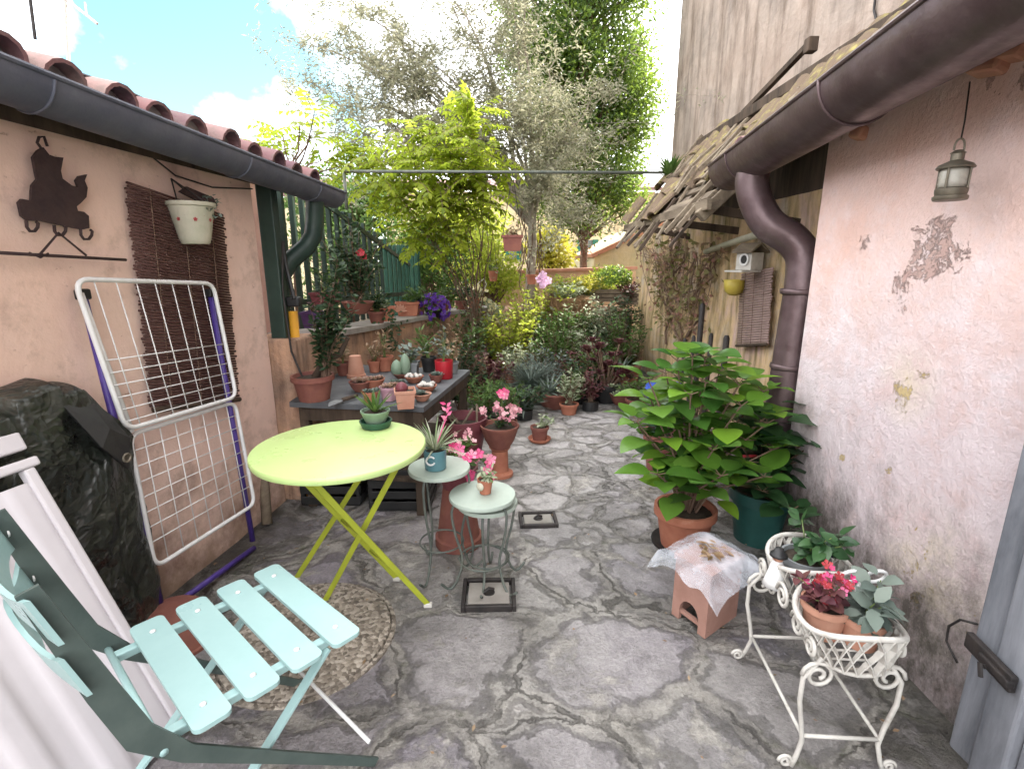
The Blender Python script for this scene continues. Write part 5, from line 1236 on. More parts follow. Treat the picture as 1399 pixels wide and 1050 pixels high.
for (px, dx, dy, lm, nn_, lab) in ((508, .05, -.02, L_dark, 260, 'dark trailing plant hanging over the ledge wall left of the long trough'), (566, .03, .12, L_mid, 220, 'green plant on the ledge wall between the shell box and the purple petunias'), (628, .02, -.02, L_dark, 240, 'dark trailing plant on the ledge wall left of the cream flowers')):
    c = ledge(px) + V((dx, dy, 0)); t, r = T('potted_plant', c, lab); pot(t, c, .075, .10, M['terraD']); bush(t, c + zz * .08, .15, .13, .24, nn_, .05, .022, lm, r=r)
    lb = MB()
    for k in range(110): q = r.random(); lb.leaf4(c + V((.12 + r.gauss(0, .06), -.06 + r.gauss(0, .06), .12 - .34 * q)), rdir(r, -1, .3), V((.6, -.6, .3)), .045, .022)
    lb.build('trailing_leaves', lm, t)
# ---- on the tables
c = P(514, 583, z=.7015); t, r = T('potted_plant', c, 'sage green bowl with a small aloe in a dark green saucer on the lime table')
mb = MB(); mb.lathe([(.046, 0), (.056, .004), (.064, .026), (.064, .03), (.058, .03), (.05, .008), (0, .008)], c, 28); mb.build('saucer', M['greenpl'], t, smooth=True, angle=40)
pot(t, c + zz * .009, .058, .062, M['sage'], 'bowl'); spiky(t, c + zz * .06, 13, .11, .017, L_mid, r, (.5, 2.4), .1)
c = sA + V((-.012, -.02, .002)); t, r = T('potted_plant', c, 'teal glazed pot with a white ring mark and a spider plant on the side table'); p_ = pot(t, c, .048, .085, M['teal'], 'cyl'); spiky(t, c + zz * .08, 46, .15, .009, L_pale, r, (.3, 2.6), .45)
mb = MB(); mb.tube([c + V((-.012 + .018 * math.cos(a), -.0475, .05 + .018 * math.sin(a))) for a in [.6 + i * 5.2 / 14 for i in range(15)]], .004, 6); mb.build('ring_mark', M['white'], p_)
mb = MB(); q = c + V((.05, .03, .22)); mb.tube([c + zz * .08, q], .003, 5); [mb.leaf4(q + zz * (.01 * k - .02), rdir(r, .2, 1), V((0, -1, 0)), .03, .015) for k in range(8)]; mb.build('pink_bract', M['pet_pink'], t)
c = sB + V((.012, .005, .002)); t, r = T('potted_plant', c, 'small terracotta pot with a white disc on its side on the low side table'); p_ = pot(t, c, .033, .062, M['terra']); bush(t, c + zz * .05, .04, .04, .07, 60, .03, .012, L_pale, r=r, detail=True)
mb = MB(); mb.lathe([(0, 0), (.015, 0), (.017, .003), (.012, .006), (0, .007)], c + V((-.018, -.030, .040)), 16, M_=V((-.5, -1, .1)).to_track_quat('Z', 'Y').to_matrix()); mb.build('disc', M['ceramic'], p_, smooth=True)
# ---- floor group near the stools
c = gp(627, 740); t, r = T('upturned_pot', c, 'tall upturned terracotta cone pot behind the low side table', 'pot'); pot(t, c, .115, .30, M['terraD'], 'flare')
c2 = c + zz * .302; t, r = T('potted_plant', c2, 'maroon pot of pink and white flowers standing on the upturned terracotta cone'); pot(t, c2, .10, .10, M['maroon']); bush(t, c2 + zz * .08, .16, .14, .17, 170, .042, .024, L_mid, 'gstem', (M['pet_pale'], 40, .015), r)
mb = MB(); [mb.flower(c2 + V((r.uniform(-.02, .17), -.12 + r.uniform(-.05, .05), r.uniform(.06, .24))), V((.2, -1, .5)) + rdir(r) * .4, .025) for k in range(12)]; mb.build('pink_flowers', M['pet_pink'], t)
c = gp(683, 648); t, r = T('pedestal_planter', c, 'round terracotta bowl of pale pink flowers raised on a terracotta pedestal', 'planter')
mb = MB(); mb.lathe([(.085, 0), (.085, .02), (.055, .03), (.052, .17), (.07, .19)], c, 24); mb.build('pedestal', M['terra'], t, smooth=True, angle=35)
pot(t, c + zz * .19, .125, .15, M['terraD'], 'bowl'); bush(t, c + zz * .31, .125, .11, .15, 130, .035, .02, L_dark, 'gstem', (M['pet_pale'], 90, .017), r)
mb = MB(); q = c + V((.02, .03, .53)); [mb.flower(q + rdir(r) * .02, V((0, -1, .5)) + rdir(r) * .5, .028) for k in range(6)]; mb.build('pink_bloom', M['pet_pink'], t)
mb = MB(); mb.tube([c + zz * .3, q], .004, 5); mb.build('flower_stalk', M['gstem'], t)
c = gp(633, 640); c.z = 0; t, r = T('planter', c, 'wide maroon bowl with dry sticks left of the pedestal planter'); pot(t, c, .165, .36, M['maroon'], 'bowl'); mb = MB()
for k in range(5): mb.tube([c + V((r.uniform(-.1, .1), r.uniform(-.08, .08), .30)), c + V((r.uniform(-.16, .16), r.uniform(-.1, .1), .43))], .008, 6)
mb.build('sticks', M['oldwood'], t)
c = gp(737, 602); t, r = T('potted_plant', c, 'small brown pot on a saucer standing alone on the path'); saucer(t, c, .088, M['terra']); pot(t, c + zz * .009, .072, .11, M['terraD']); bush(t, c + V((.0, 0, .1)), .09, .08, .14, 70, .035, .02, L_pale, r=r, detail=True, lean=(.25, 0))

c = P(238, 872, z=0); t, r = T('basin', c, 'dark reddish brown basin turned upside down beneath the mint chair', 'basin'); mb = MB(); mb.lathe([(.15, 0), (.15, .012), (.14, .014), (.115, .10), (.10, .112), (0, .114)], c, 30); mb.build('shell', M['terraD'], t, smooth=True, angle=40)
# ---- hydrangeas right
def ovate(mb, p, d, nn, L, W, r, droop):
    mb.leaf(p, d, nn, L, W, .16, droop, ((0, .0), (.06, .42), (.16, .78), (.30, .98), (.44, 1.0), (.58, .90), (.72, .70), (.85, .42), (.94, .18), (1, 0)))
def hydrangea(t, c, stems, lm, r, L=.125, pairs=5, tipsz=1.0, big_top=True):
    sb, lb = MB(), MB()
    for (dx, dy, hz) in stems:
        e = c + V((dx, dy, hz)); m = c + V((dx * .35, dy * .35, hz * .55)); s0 = c + V((dx * .12, dy * .12, 0))
        sb.tube([s0, m, e], [.006, .005, .0035], 6, False)
        for k in range(pairs):
            tt = .42 + .58 * k / (pairs - 1); p = (1 - tt) ** 2 * s0 + 2 * tt * (1 - tt) * m + tt * tt * e
            a0 = k * PI / 2 + r.uniform(-.3, .3) + dx * 9
            last = k == pairs - 1
            for s in (0, PI) if not last else (0, PI / 2, PI, 1.5 * PI):
                a = a0 + s + r.uniform(-.25, .25); el = r.uniform(-.05, .45) if not last else r.uniform(.25, .8)
                d = V((math.cos(a), math.sin(a), el)).normalized(); sc = r.uniform(.75, 1.12) * (.62 if last and s in (PI / 2, 1.5 * PI) else 1) * (1 - .15 * (k < 2))
                pt = p + d * .035; sb.tube([p, pt], .0022, 4, False)
                nn = (V((0, 0, 1)) - d * el * .6 + rdir(r) * .22).normalized()
                ovate(lb, pt, d, nn, L * sc, L * .80 * sc, r, r.uniform(.12, .5))
    sb.build('stems', M['stem'], t, smooth=True); lb.build('leaves', lm, t, smooth=True)
c = gp(932, 745); t, r = T('potted_hydrangea', c, 'large bright green hydrangea with broad leaves in a terracotta pot on a black saucer', 'hydrangea')
saucer(t, c, .15, M['blackpl']); pot(t, c + zz * .01, .145, .20, M['terra'])
st = []
for k in range(20):
    a = k * 2.4; q = math.sqrt((k + .5) / 20); st.append((-.02 + .34 * q * math.cos(a) + .10 * q, .26 * q * math.sin(a) + .05, .72 - .34 * q * q + r.uniform(-.07, .05)))
st += [(.05, -.24, .30), (-.2, -.18, .28), (.25, -.2, .28), (-.02, .02, .76), (.24, .1, .62), (.36, .1, .58), (-.27, -.05, .48), (-.22, -.02, .66), (.30, -.08, .48), (.10, .0, .70)]
hydrangea(t, c + zz * .17, st, L_hyd, r, .150, 4)
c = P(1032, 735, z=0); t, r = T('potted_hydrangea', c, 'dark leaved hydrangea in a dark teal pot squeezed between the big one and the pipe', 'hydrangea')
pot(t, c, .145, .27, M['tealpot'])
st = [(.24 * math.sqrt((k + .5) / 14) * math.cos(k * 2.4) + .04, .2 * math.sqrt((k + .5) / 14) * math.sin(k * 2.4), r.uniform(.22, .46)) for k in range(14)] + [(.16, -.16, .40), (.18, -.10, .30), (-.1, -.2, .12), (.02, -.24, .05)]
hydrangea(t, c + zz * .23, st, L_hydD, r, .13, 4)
c = P(1038, 640, y=2.62); c.z = 0; t, r = T('potted_plant', c, 'bright red pot half hidden behind the hydrangeas next to the downpipe'); pot(t, c, .10, .46, M['redpl'], 'cyl'); bush(t, c + zz * .4, .12, .12, .28, 70, .06, .03, L_grey, r=r, detail=True)
c = P(905, 600, y=3.1); c.z = 0; t, r = T('blue_flower_pot', c, 'blue flowered plant glimpsed behind the bright hydrangea', PL); pot(t, c, .12, .30, M['terraD']); bush(t, c + zz * .26, .16, .14, .32, 120, .05, .03, L_mid, 'gstem', None, r)
mb = MB(); q = P(903, 532, y=3.0); t2 = NT('blue_petal'); t2.bsdf((.06, .12, .50), .6); [mb.flower(q + V((r.uniform(-.09, .1), r.uniform(-.05, .05), r.uniform(-.03, .04))), V((0, -1, .7)) + rdir(r) * .5, .022) for k in range(40)]; mb.build('flowers', t2.mat, t)

# ---- pots in the plant stand
c = S(-.005, .15, .36); t, r = T('potted_plant', c, 'dark foliage plant with navy ornaments in the rear basket of the plant stand'); pot(t, c, .07, .10, M['greypl']); bush(t, c + zz * .09, .11, .10, .14, 80, .055, .035, L_hydD, r=r, detail=True)
mb = MB(); mb.lathe([(0, -.022), (.018, -.016), (.024, 0), (.018, .016), (0, .022)], c + V((.06, -.04, .14)), 12); t2 = NT('navy_glaze'); t2.bsdf((.01, .012, .05), .2); mb.build('navy_ball', t2.mat, t, smooth=True)
c = S(-.035, -.045, .342); t, r = T('potted_plant', c, 'red and pink flowering plant in a terracotta pot in the front basket of the stand'); pot(t, c, .062, .095, M['terraP']); bush(t, c + zz * .08, .09, .08, .12, 80, .04, .026, L_burg, 'gstem', None, r, detail=True)
mb = MB(); [mb.flower(c + V((r.uniform(-.07, .06), r.uniform(-.06, .05), r.uniform(.12, .19))), V((0, -.4, 1)) + rdir(r) * .6, r.uniform(.010, .016)) for k in range(22)]; mb.build('red_flowers', M['pet_red'], t)
mb = MB(); [mb.flower(c + V((r.uniform(-.05, .06), r.uniform(-.05, .05), r.uniform(.13, .20))), V((0, -.4, 1)) + rdir(r) * .6, r.uniform(.009, .014)) for k in range(14)]; mb.build('pink_flowers', M['pet_pink'], t)
c = S(.045, -.085, .342); t, r = T('potted_plant', c, 'green leafed plant in a second terracotta pot beside the red flowers in the stand'); pot(t, c, .055, .085, M['terraP']); bush(t, c + zz * .07, .08, .08, .13, 70, .06, .034, L_grey, r=r, detail=True)
c = S(-.105, .11, .43); t = thing('white_figurine', c, 'small white bonneted figurine hung on the side of the plant stand', 'figurine')
mb = MB(); mb.lathe([(.036, -.05), (.030, -.03), (.018, .02), (.012, .035)], c, 16, .05); mb.build('dress', M['white'], t, smooth=True); mb = MB(); mb.lathe([(0, .03), (.014, .036), (.017, .05), (.012, .064), (0, .068)], c, 14); hd = mb.build('head', M['terraP'], t, smooth=True)
mb = MB(); mb.lathe([(.026, .05), (.024, .056), (.017, .06), (.012, .074), (0, .076)], c, 16); mb.build('bonnet', M['blackpl'], t, smooth=True)
c = S(.08, .0, .49); t = thing('ribbon_bow', c, 'white ribbon bow tied behind the red flowers on the plant stand', 'bow')
mb = MB()
for s in (-1, 1): mb.tube([c + V((s * .035 + .028 * math.cos(a), -.01 * math.sin(a), .02 * math.sin(a) * 1.2)) for a in [i * PI / 8 for i in range(16)]], .005, 6, closed=True)
for s in (-1, 1): mb.bar(c, c + V((s * .03, -.01, -.07)), .012, .003)
mb.lathe([(0, -.008), (.009, 0), (0, .008)], c, 10); mb.build('ribbon', M['white'], t, smooth=True)

# ---- garden mass along the left and the far bed
c = gp(725, 548); t, r = T('potted_grass', c, 'feathery blue grey grass tuft in a dark pot at the end of the path', 'grass plant'); pot(t, c, .19, .17, M['blackpl']); spiky(t, c + zz * .16, 300, .34, .007, L_grey, r, (.05, 2.2), .55)
c = gp(660, 588); t, r = T('garden_bush', c, 'olive green bush with yellowed tips in a dark pot beside the bench corner', 'bush'); pot(t, c, .15, .16, M['blackpl']); bush(t, c + zz * .12, .24, .22, .34, 420, .05, .02, L_mid, r=r)
c = gp(705, 568); t, r = T('garden_bush', c, 'low green plant between the pedestal planter and the feathery tuft', 'bush'); pot(t, c, .12, .10, M['blackpl']); bush(t, c + zz * .08, .22, .18, .26, 240, .05, .022, L_mid, r=r)
c = gp(757, 556); t, r = T('potted_plant', c, 'shallow terracotta bowl of aloes right of the feathery grass tuft'); pot(t, c, .20, .16, M['terraD'], 'bowl')
for k in range(3): pass
spiky(t, c + V((-.05, 0, .14)), 26, .22, .026, L_grey, r, (.1, 1.6), .1)
c = gp(792, 548); t, r = T('potted_plant', c, 'dark pot of mixed stems behind the aloe bowl'); pot(t, c, .16, .16, M['blackpl']); bush(t, c + zz * .12, .24, .2, .36, 260, .06, .02, L_dark, r=r)
c = gp(828, 548); t, r = T('aeonium', c, 'burgundy aeonium rosettes on tall stems in a dark pot, right of the bed', 'succulent'); pot(t, c, .15, .18, M['blackpl']); mb = MB(); sb = MB()
for k in range(22):
    p = c + V((r.uniform(-.24, .2), r.uniform(-.15, .15), r.uniform(.25, .58))); sb.tube([c + zz * .15, (c + p) / 2 + V((0, 0, .04)), p], .008, 5); rosette(mb, p, 18, .085, r)
sb.build('stems', M['stem'], t); mb.build('rosettes', L_burg, t, smooth=True)
c = gp(848, 552); t, r = T('succulent', c, 'small yellowish succulent clump by the path edge near the hydrangea', 'succulent'); pot(t, c, .12, .12, M['terraD'], 'bowl'); mb = MB(); [rosette(mb, c + V((r.uniform(-.11, .11), r.uniform(-.1, .1), r.uniform(.1, .2))), 14, .06, r) for k in range(16)]; mb.build('rosettes', L_pale, t, smooth=True)
beds = [  # px, ground Y, z0, rx, ry, h, n, L, W, leaf, label
 (690, 5.75, .34, .36, .30, .46, 620, .060, .030, L_yel, 'glowing yellow green bush in the sun at the foot of the olive tree'),
 (668, 5.0, .0, .26, .25, .52, 300, .055, .026, L_burg, 'dusky maroon leaved bush left of the feathery grass tuft'),
 (735, 6.2, .20, .40, .30, .50, 560, .060, .030, L_mid, 'mid green bush just right of the olive trunk foot'),
 (762, 5.6, .05, .34, .28, .60, 520, .065, .026, L_mid, 'leafy green bush in front of the brown lattice basket'),
 (800, 5.7, .05, .36, .28, .58, 520, .060, .026, L_pale, 'pale variegated bush below the flower crates'),
 (838, 6.0, .0, .34, .28, .80, 460, .060, .026, L_dark, 'dark shrub against the near end of the ochre garden wall'),
 (775, 6.2, .30, .40, .22, .50, 520, .060, .028, L_mid, 'green bush spilling over the front of the lattice basket'),
 (822, 6.4, .35, .34, .22, .46, 460, .055, .026, L_pale, 'pale leafed bush growing in front of the terrace crates'),
 (712, 6.0, .55, .30, .22, .50, 420, .055, .028, L_yel, 'sunlit yellow green growth around the olive trunk at ledge height'),
 (850, 5.7, .0, .30, .24, .80, 420, .060, .026, L_mid, 'tall green shrub squeezed against the middle of the ochre garden wall'),
 (798, 6.35, .30, .42, .24, .62, 520, .060, .028, L_pale, 'broad pale bush hiding the terrace wall below the crates'),
 (845, 6.55, .30, .34, .22, .66, 480, .060, .028, L_dark, 'dark bush in the corner between terrace and garden wall'),
 (768, 5.95, .0, .34, .26, .84, 460, .060, .028, L_mid, 'tall leafy bush between the lattice basket and the path'),
 (640, 5.5, .0, .30, .24, .86, 420, .060, .026, L_mid, 'tall green bush in front of the sunny ledge corner'),
 (745, 6.55, .55, .34, .22, .60, 460, .060, .028, L_yel, 'sunlit lime bush right behind the olive trunk'),
 (712, 4.35, .0, .26, .22, .34, 300, .050, .022, L_dark, 'low dark bush spilling onto the path before the feathery tuft'),
 (775, 4.75, .0, .26, .20, .32, 280, .050, .022, L_mid, 'low green bush spilling onto the path before the aeonium'),
 (742, 5.1, .0, .28, .24, .48, 330, .060, .022, L_grey, 'grey green herb clump behind the aloe bowl'),
 (715, 5.4, .05, .30, .25, .44, 380, .055, .026, L_pale, 'silvery variegated bush behind the feathery grass tuft'),
 (783, 5.2, .0, .28, .25, .46, 320, .060, .020, L_burg, 'reddish stemmed plant clump left of the aeonium'),
 (818, 5.3, .0, .28, .25, .50, 320, .055, .022, L_mid, 'green bush rising behind the burgundy aeonium'),
 (630, 4.6, .0, .28, .28, .66, 380, .060, .026, L_dark, 'dark bushy plant behind the far bench corner'),
 (612, 5.2, .1, .30, .25, .62, 260, .055, .018, L_dry, 'dry brown stemmed plant against the stained ledge wall'),
 (655, 6.0, .5, .26, .22, .42, 280, .055, .028, L_pale, 'pale sunny plant at the corner of the ledge wall'),
]
for (px, y, z0, rx, ry, h, n, L_, W_, lm, lab) in beds:
    u = (px - CX) / F; x = u * (y * CP + (H - .3) * SP); c = V((x, y, .0)); t, r = T('garden_bush', c, lab, 'bush'); bush(t, c, rx, ry, h * 1.08, int(n * 2.4), L_, W_ * 1.15, lm, 'stem', None, r, z0=z0, stems=n // 9)
extra = [ # more pots crowding the edges of the bed
 (692, 590, .08, .10, 'pot', 'terraD', 'b', L_mid, 'dark clay pot of small green leaves just right of the pedestal planter'),
 (716, 572, .07, .09, 'cyl', 'blackpl', 's', L_grey, 'small black pot of spiky grey leaves before the feathery tuft'),
 (777, 565, .08, .10, 'pot', 'terra', 'b', L_pale, 'clay pot of pale leaves at the path edge right of the aloe bowl'),
 (806, 560, .07, .09, 'cyl', 'blackpl', 'b', L_burg, 'little black pot of reddish leaves in front of the aeonium'),
 (868, 560, .09, .11, 'pot', 'terraD', 'b', L_mid, 'clay pot of green leaves where the path meets the hydrangea'),
 (672, 560, .09, .12, 'pot', 'maroon', 's', L_mid, 'maroon pot of strappy leaves behind the pale pink pedestal flowers'),
 (650, 545, .08, .12, 'pot', 'terra', 'b', L_dry, 'clay pot of browned leaves under the far bench corner'),
 (740, 530, .10, .16, 'pot', 'terraD', 'b', L_grey, 'clay pot of silvery leaves half hidden behind the feathery tuft'),
 (770, 527, .10, .18, 'pot', 'terra', 's', L_mid, 'clay pot of tall strappy leaves in the second row behind the aloe bowl'),
 (800, 525, .10, .18, 'pot', 'terraP', 'b', L_yel, 'pale clay pot of lime leaves in the second row left of the aeonium'),
 (700, 522, .10, .22, 'pot', 'terra', 'b', L_pale, 'clay pot of variegated leaves behind the left of the feathery tuft'),
 (676, 515, .10, .24, 'pot', 'maroon', 'b', L_burg, 'maroon pot of dusky leaves near the ledge wall foot'),
 (846, 528, .10, .16, 'pot', 'terraD', 's', L_grey, 'clay pot of grey strappy leaves against the foot of the garden wall'),
 (862, 520, .10, .2, 'pot', 'terra', 'b', L_vine, 'clay pot of sparse leaves leaning on the ochre garden wall'),
]
for (px, py, rr_, hh, kd, pm_, ty, lm, lab) in extra:
    c = gp(px, py); t, r = T('potted_plant', c, lab, PL, 'pots crowding the garden bed'); pot(t, c, rr_ * 1.1, hh, M[pm_], kd)
    if ty == 'b': bush(t, c + zz * hh * .85, rr_ * 2.0, rr_ * 1.8, r.uniform(.22, .36), 260, .052, .026, lm, 'stem', None, r, stems=24)
    else: spiky(t, c + zz * hh * .85, 40, r.uniform(.22, .32), .022, lm, r, (.3, 2.4), .4)
# terrace at the far right: crates and lattice basket on a low wall
tw = thing('terrace_wall', (.75, 6.95, 0), 'low planting terrace wall under the flower crates', 'wall'); mb = MB(); mb.box((.75, 7.1, .36), (1.7, .5, .74), None, .01); mb.build('wall', M['plPier'], tw)
c = P(775, 445, y=6.75); bk = thing('lattice_basket', (c.x, c.y, .0), 'big brown lattice basket in the sunlit bed right of the olive trunk', 'basket')
mb = MB(); nn = 26; x0, x1, z0, z1 = P(742, 400, y=6.75).x, P(812, 400, y=6.75).x, .45, P(760, 412, y=6.75).z
mb.lathe([(.20, .38), (.26, .60), (.275, .86), (.285, .88), (.28, .90), (.25, .87), (.24, .6)], (c.x, 6.95 - .28, 0), 28); mb.build('body', M['wicker'], bk, smooth=True, angle=40)
mb = MB()
for i in range(22):
    a = 2 * PI * i / 22
    for s in (-1, 1): mb.tube([V((c.x + rr_ * math.cos(a + s * q * .6), 6.67 + rr_ * math.sin(a + s * q * .6), .4 + .47 * q)) for q, rr_ in ((0, .212), (.4, .263), (.7, .279), (1, .285))], .012, 5)
mb.build('lattice', M['wicker'], bk)
r = rng('basketplant'); bush(bk, (c.x, 6.67, .84), .32, .28, .26, 420, .06, .03, L_pale, r=r)
for i, (px, py, wpx, lm, lab, fl) in enumerate((
  (768, 415, 34, L_yel, 'wooden crate of lime yellow foliage at the left end of the terrace', None),
  (800, 412, 40, L_gold, 'wooden crate of golden foliage in the middle of the terrace', None),
  (838, 412, 36, L_dark, 'wooden crate under the round dark shrub at the right of the terrace', None),
  (856, 425, 26, L_burg, 'small crate of dusky red leaves against the garden wall end', None))):
    y = 7.02 + .06 * i; c = P(px, py, y=y); c.z = max(c.z, .75); t, r = T('flower_crate', c, lab, 'crate'); w_ = wpx / F * 7
    mb = MB()
    for k in range(3): mb.box(c + V((0, -.10, .03 + .055 * k)), (w_, .014, .045)); mb.box(c + V((0, .10, .03 + .055 * k)), (w_, .014, .045)); mb.box(c + V((-w_ / 2, 0, .03 + .055 * k)), (.014, .18, .045)); mb.box(c + V((w_ / 2, 0, .03 + .055 * k)), (.014, .18, .045))
    mb.build('slats', M['oldwood'], t); mb = MB(); mb.box(c + V((0, 0, .07)), (w_ * .92, .17, .12)); mb.build('soil', M['soil'], t)
    if i == 2:
        lb = MB()
        for k in range(900):
            d = rdir(r, -.4, 1); lb.leaf4(c + V((0, 0, .30)) + V((d.x * .24, d.y * .2, d.z * .19)) * r.uniform(.75, 1), rdir(r), d, .045, .025)
        lb.build('leaves', L_ever, t)
    else: bush(t, c + zz * .05 + V((0, -.08, 0)), w_ * .75, .22, .36, 620, .055, .03, lm, r=r, stems=50)
c = P(726, 388, y=6.12); t, r = T('tree_pot', c, 'small terracotta pot tied to the olive trunk', PL); pot(t, c, .065, .11, M['terra'])
c = P(741, 382, y=6.0); t, r = T('pink_flower_plant', c, 'lilac pink bloom hanging beside the olive trunk', 'flower'); mb = MB(); [mb.flower(c + V((r.uniform(-.09, .09), r.uniform(-.05, .05), r.uniform(-.07, .07))), V((0, -1, .2)) + rdir(r) * .5, .05, 5, .2) for k in range(9)]; mb.build('petals', M['pet_lilac'], t); mb = MB(); mb.tube([c, c + V((-.1, .1, .05))], .006, 5); mb.build('stalk', M['gstem'], t)

# ------------------------------------------------------------------ trees
def limb(mb, a, b, r0, r1, r, n=5, wob=.08, seg=7):
    a, b = V(a), V(b); L_ = (b - a).length; pts = [a.lerp(b, i / n) + (rdir(r) * wob * L_ * math.sin(PI * i / n) if 0 < i < n else V((0, 0, 0))) for i in range(n + 1)]
    mb.tube(pts, [r0 + (r1 - r0) * i / n for i in range(n + 1)], seg, False); return pts
# olive
b0 = V((.22, 6.35, 0)); t, r = T('olive_tree', b0, 'tall silvery olive tree with sparse hanging twigs in the middle of the garden', 'tree')
tb_ = MB(); fork = P(727, 300, y=6.35); limb(tb_, b0, fork, .07, .052, r, 6, .01, 10)
lb = MB(); tips = []
mains = [(410, 60, 6.4), (470, 150, 6.0), (520, 20, 6.8), (560, 110, 6.2), (600, -40, 6.6), (640, 60, 6.0), (690, -30, 6.3), (700, 140, 5.9), (760, 60, 6.2), (800, 190, 6.0), (650, 190, 6.1), (740, 240, 5.9), (500, 220, 6.5), (580, -120, 6.5), (700, -150, 6.6), (770, 300, 5.9), (450, -40, 6.9), (820, 120, 6.3), (395, 110, 6.5), (430, 180, 6.2), (485, 70, 6.4), (535, 165, 6.1), (455, 120, 6.6), (545, 50, 6.3), (405, 10, 6.7), (600, 130, 6.0)]
for (px, py, y) in mains:
    e = P(px, py, y=y); st_ = fork + V((0, 0, r.uniform(-.15, .35))); m = st_.lerp(e, .5) + V((0, 0, .25))
    pts = limb(tb_, st_, m, .026, .012, r, 4, .06) + limb(tb_, m, e, .012, .003, r, 5, .07)
    for k in range(24):
        p = pts[r.randrange(3, len(pts))]; q = p + V((r.gauss(0, .42), r.gauss(0, .34), r.gauss(-.02, .38)))
        tw = limb(tb_, p, q, .0022, .0009, r, 4, .10, 4); tips.append((tw, px, y))
for (tw, px, y) in tips:
    dens = 88 if px < 560 else (78 if px < 640 else 78)
    for k in range(dens):
        i = r.randrange(0, 4); p = tw[i].lerp(tw[i + 1], r.random()) + rdir(r) * r.uniform(0, .13)
        lb.leaf4(p, rdir(r, -.8, .8), rdir(r), r.uniform(.045, .08), r.uniform(.011, .018))
tb_.build('trunk', M['bark'], t, smooth=True); lb.build('crown', L_olive, t)
mb = MB()
for k in range(16): # dry hanging stems round the trunk
    a = r.uniform(0, 6.28); p = b0 + V((.12 * math.cos(a), .1 * math.sin(a), r.uniform(1.5, 2.0))); limb(mb, p, p + V((r.uniform(-.15, .15), 0, -r.uniform(.4, .9))), .008, .004, r, 5, .06, 4)
mb.build('dry_stems', M['stem'], t)
# tall dense evergreen
b0 = V((1.18, 8.75, 0)); t, r = T('evergreen_tree', b0, 'tall dense evergreen tree with a sunlit right edge beside the tall building', 'tree')
tb_ = MB(); limb(tb_, b0, b0 + zz * 5.5, .07, .04, r, 8, .01, 10); lb = MB()
outl = [(-150, 700, 888), (-40, 688, 878), (30, 690, 880), (90, 700, 888), (140, 712, 884), (190, 720, 872), (240, 735, 868), (290, 745, 862), (310, 760, 850)]
def span(py):
    for (a, b_) in zip(outl, outl[1:]):
        if a[0] <= py <= b_[0]:
            q = (py - a[0]) / (b_[0] - a[0]); return a[1] + (b_[1] - a[1]) * q, a[2] + (b_[2] - a[2]) * q
for k in range(330):
    py = r.uniform(-150, 300); x0, x1 = span(py); px = r.uniform(x0, x1); edge = min(1, min(px - x0, x1 - px) / 55)
    y = 8.6 + r.uniform(-1, 1) * .9 * math.sqrt(edge); c = P(px, py, y=y); limb(tb_, V((1.18, 8.75, max(1.2, c.z - .5))), c, .025, .006, r, 4, .05, 5)
    rc_ = r.uniform(.24, .40)
    for q in range(215):
        d = rdir(r); p = c + d * (rc_ * r.random() ** .4) * V((1, 1, .8)).length / 1.6
        lb.leaf4(p, d + rdir(r) * .8, rdir(r, .0, 1), r.uniform(.05, .085), r.uniform(.024, .04))
tb_.build('trunk', M['stem'], t, smooth=True); lb.build('crown', L_ever, t)
# wisteria and other pinnate plants
def pinnate(lb, sb, p, d, r, n=5, L=.055, W=.026, len_=.26, hang=.5):
    d = V(d).normalized(); pts = [p + d * (len_ * i / 6) - zz * (hang * len_ * (i / 6) ** 2) for i in range(7)]
    sb.tube(pts, .0022, 4, False)
    for i in range(1, n + 1):
        q = i / n; f = q * 6; k = min(5, int(f)); c = pts[k].lerp(pts[k + 1], f - k); ax = (pts[k + 1] - pts[k]).normalized(); s = ax.cross(zz)
        if s.length < .05: s = V((1, 0, 0))
        s.normalize(); nn = s.cross(ax)
        for sg in (-1, 1): lb.leaf(c, ax * .55 + s * sg + rdir(r) * .15 - zz * .15, nn + rdir(r) * .25, L * (1 - .15 * abs(q - .5)), W, .2, .25, ((0, 0), (.3, .95), (.65, .8), (1, 0)))
    lb.leaf(pts[-1], (pts[-1] - pts[-2]), zz, L * 1.1, W, .2, .2, ((0, 0), (.3, .95), (.65, .8), (1, 0)))
b0 = ledge(640); b0.z = .0; t, r = T('wisteria', b0, 'bright yellow green wisteria with feathered leaves climbing over the fence end', 'climber')
sb, lb = MB(), MB(); b0 = V((-.42, 5.7, .0))
canes = [(515, 222, 5.2), (555, 195, 5.0), (595, 180, 5.0), (640, 200, 4.9), (670, 220, 5.0), (585, 250, 5.0), (630, 255, 5.0), (540, 270, 5.2), (645, 150, 5.1), (495, 205, 5.3), (610, 300, 5.2), (660, 250, 5.0), (575, 320, 5.3), (525, 240, 5.1), (615, 215, 4.9), (570, 225, 4.9)]
for (px, py, y) in canes:
    e = P(px, py, y=y); m = b0.lerp(e, .5) + V((.1, 0, .35)); pts = limb(sb, b0 + V((r.uniform(-.05, .05), 0, .7)), m, .007, .005, r, 4, .05, 6) + limb(sb, m, e, .005, .0025, r, 5, .06, 5)
    for k in range(27):
        p = pts[r.randrange(7, len(pts))] + rdir(r) * .08 if k < 9 else e + V((r.gauss(0, .13), r.gauss(0, .15), r.gauss(0, .10)))
        pinnate(lb, sb, p, rdir(r, -.3, .5), r, 6, .075, .034, r.uniform(.22, .32), r.uniform(.1, .55))
for k in range(10): e = P(640 + r.uniform(-14, 14), 175 + r.uniform(-35, 30), y=5.0); pinnate(lb, sb, e, V((r.uniform(-.6, .6), -.2, 1)), r, 6, .07, .032, .22, .2)
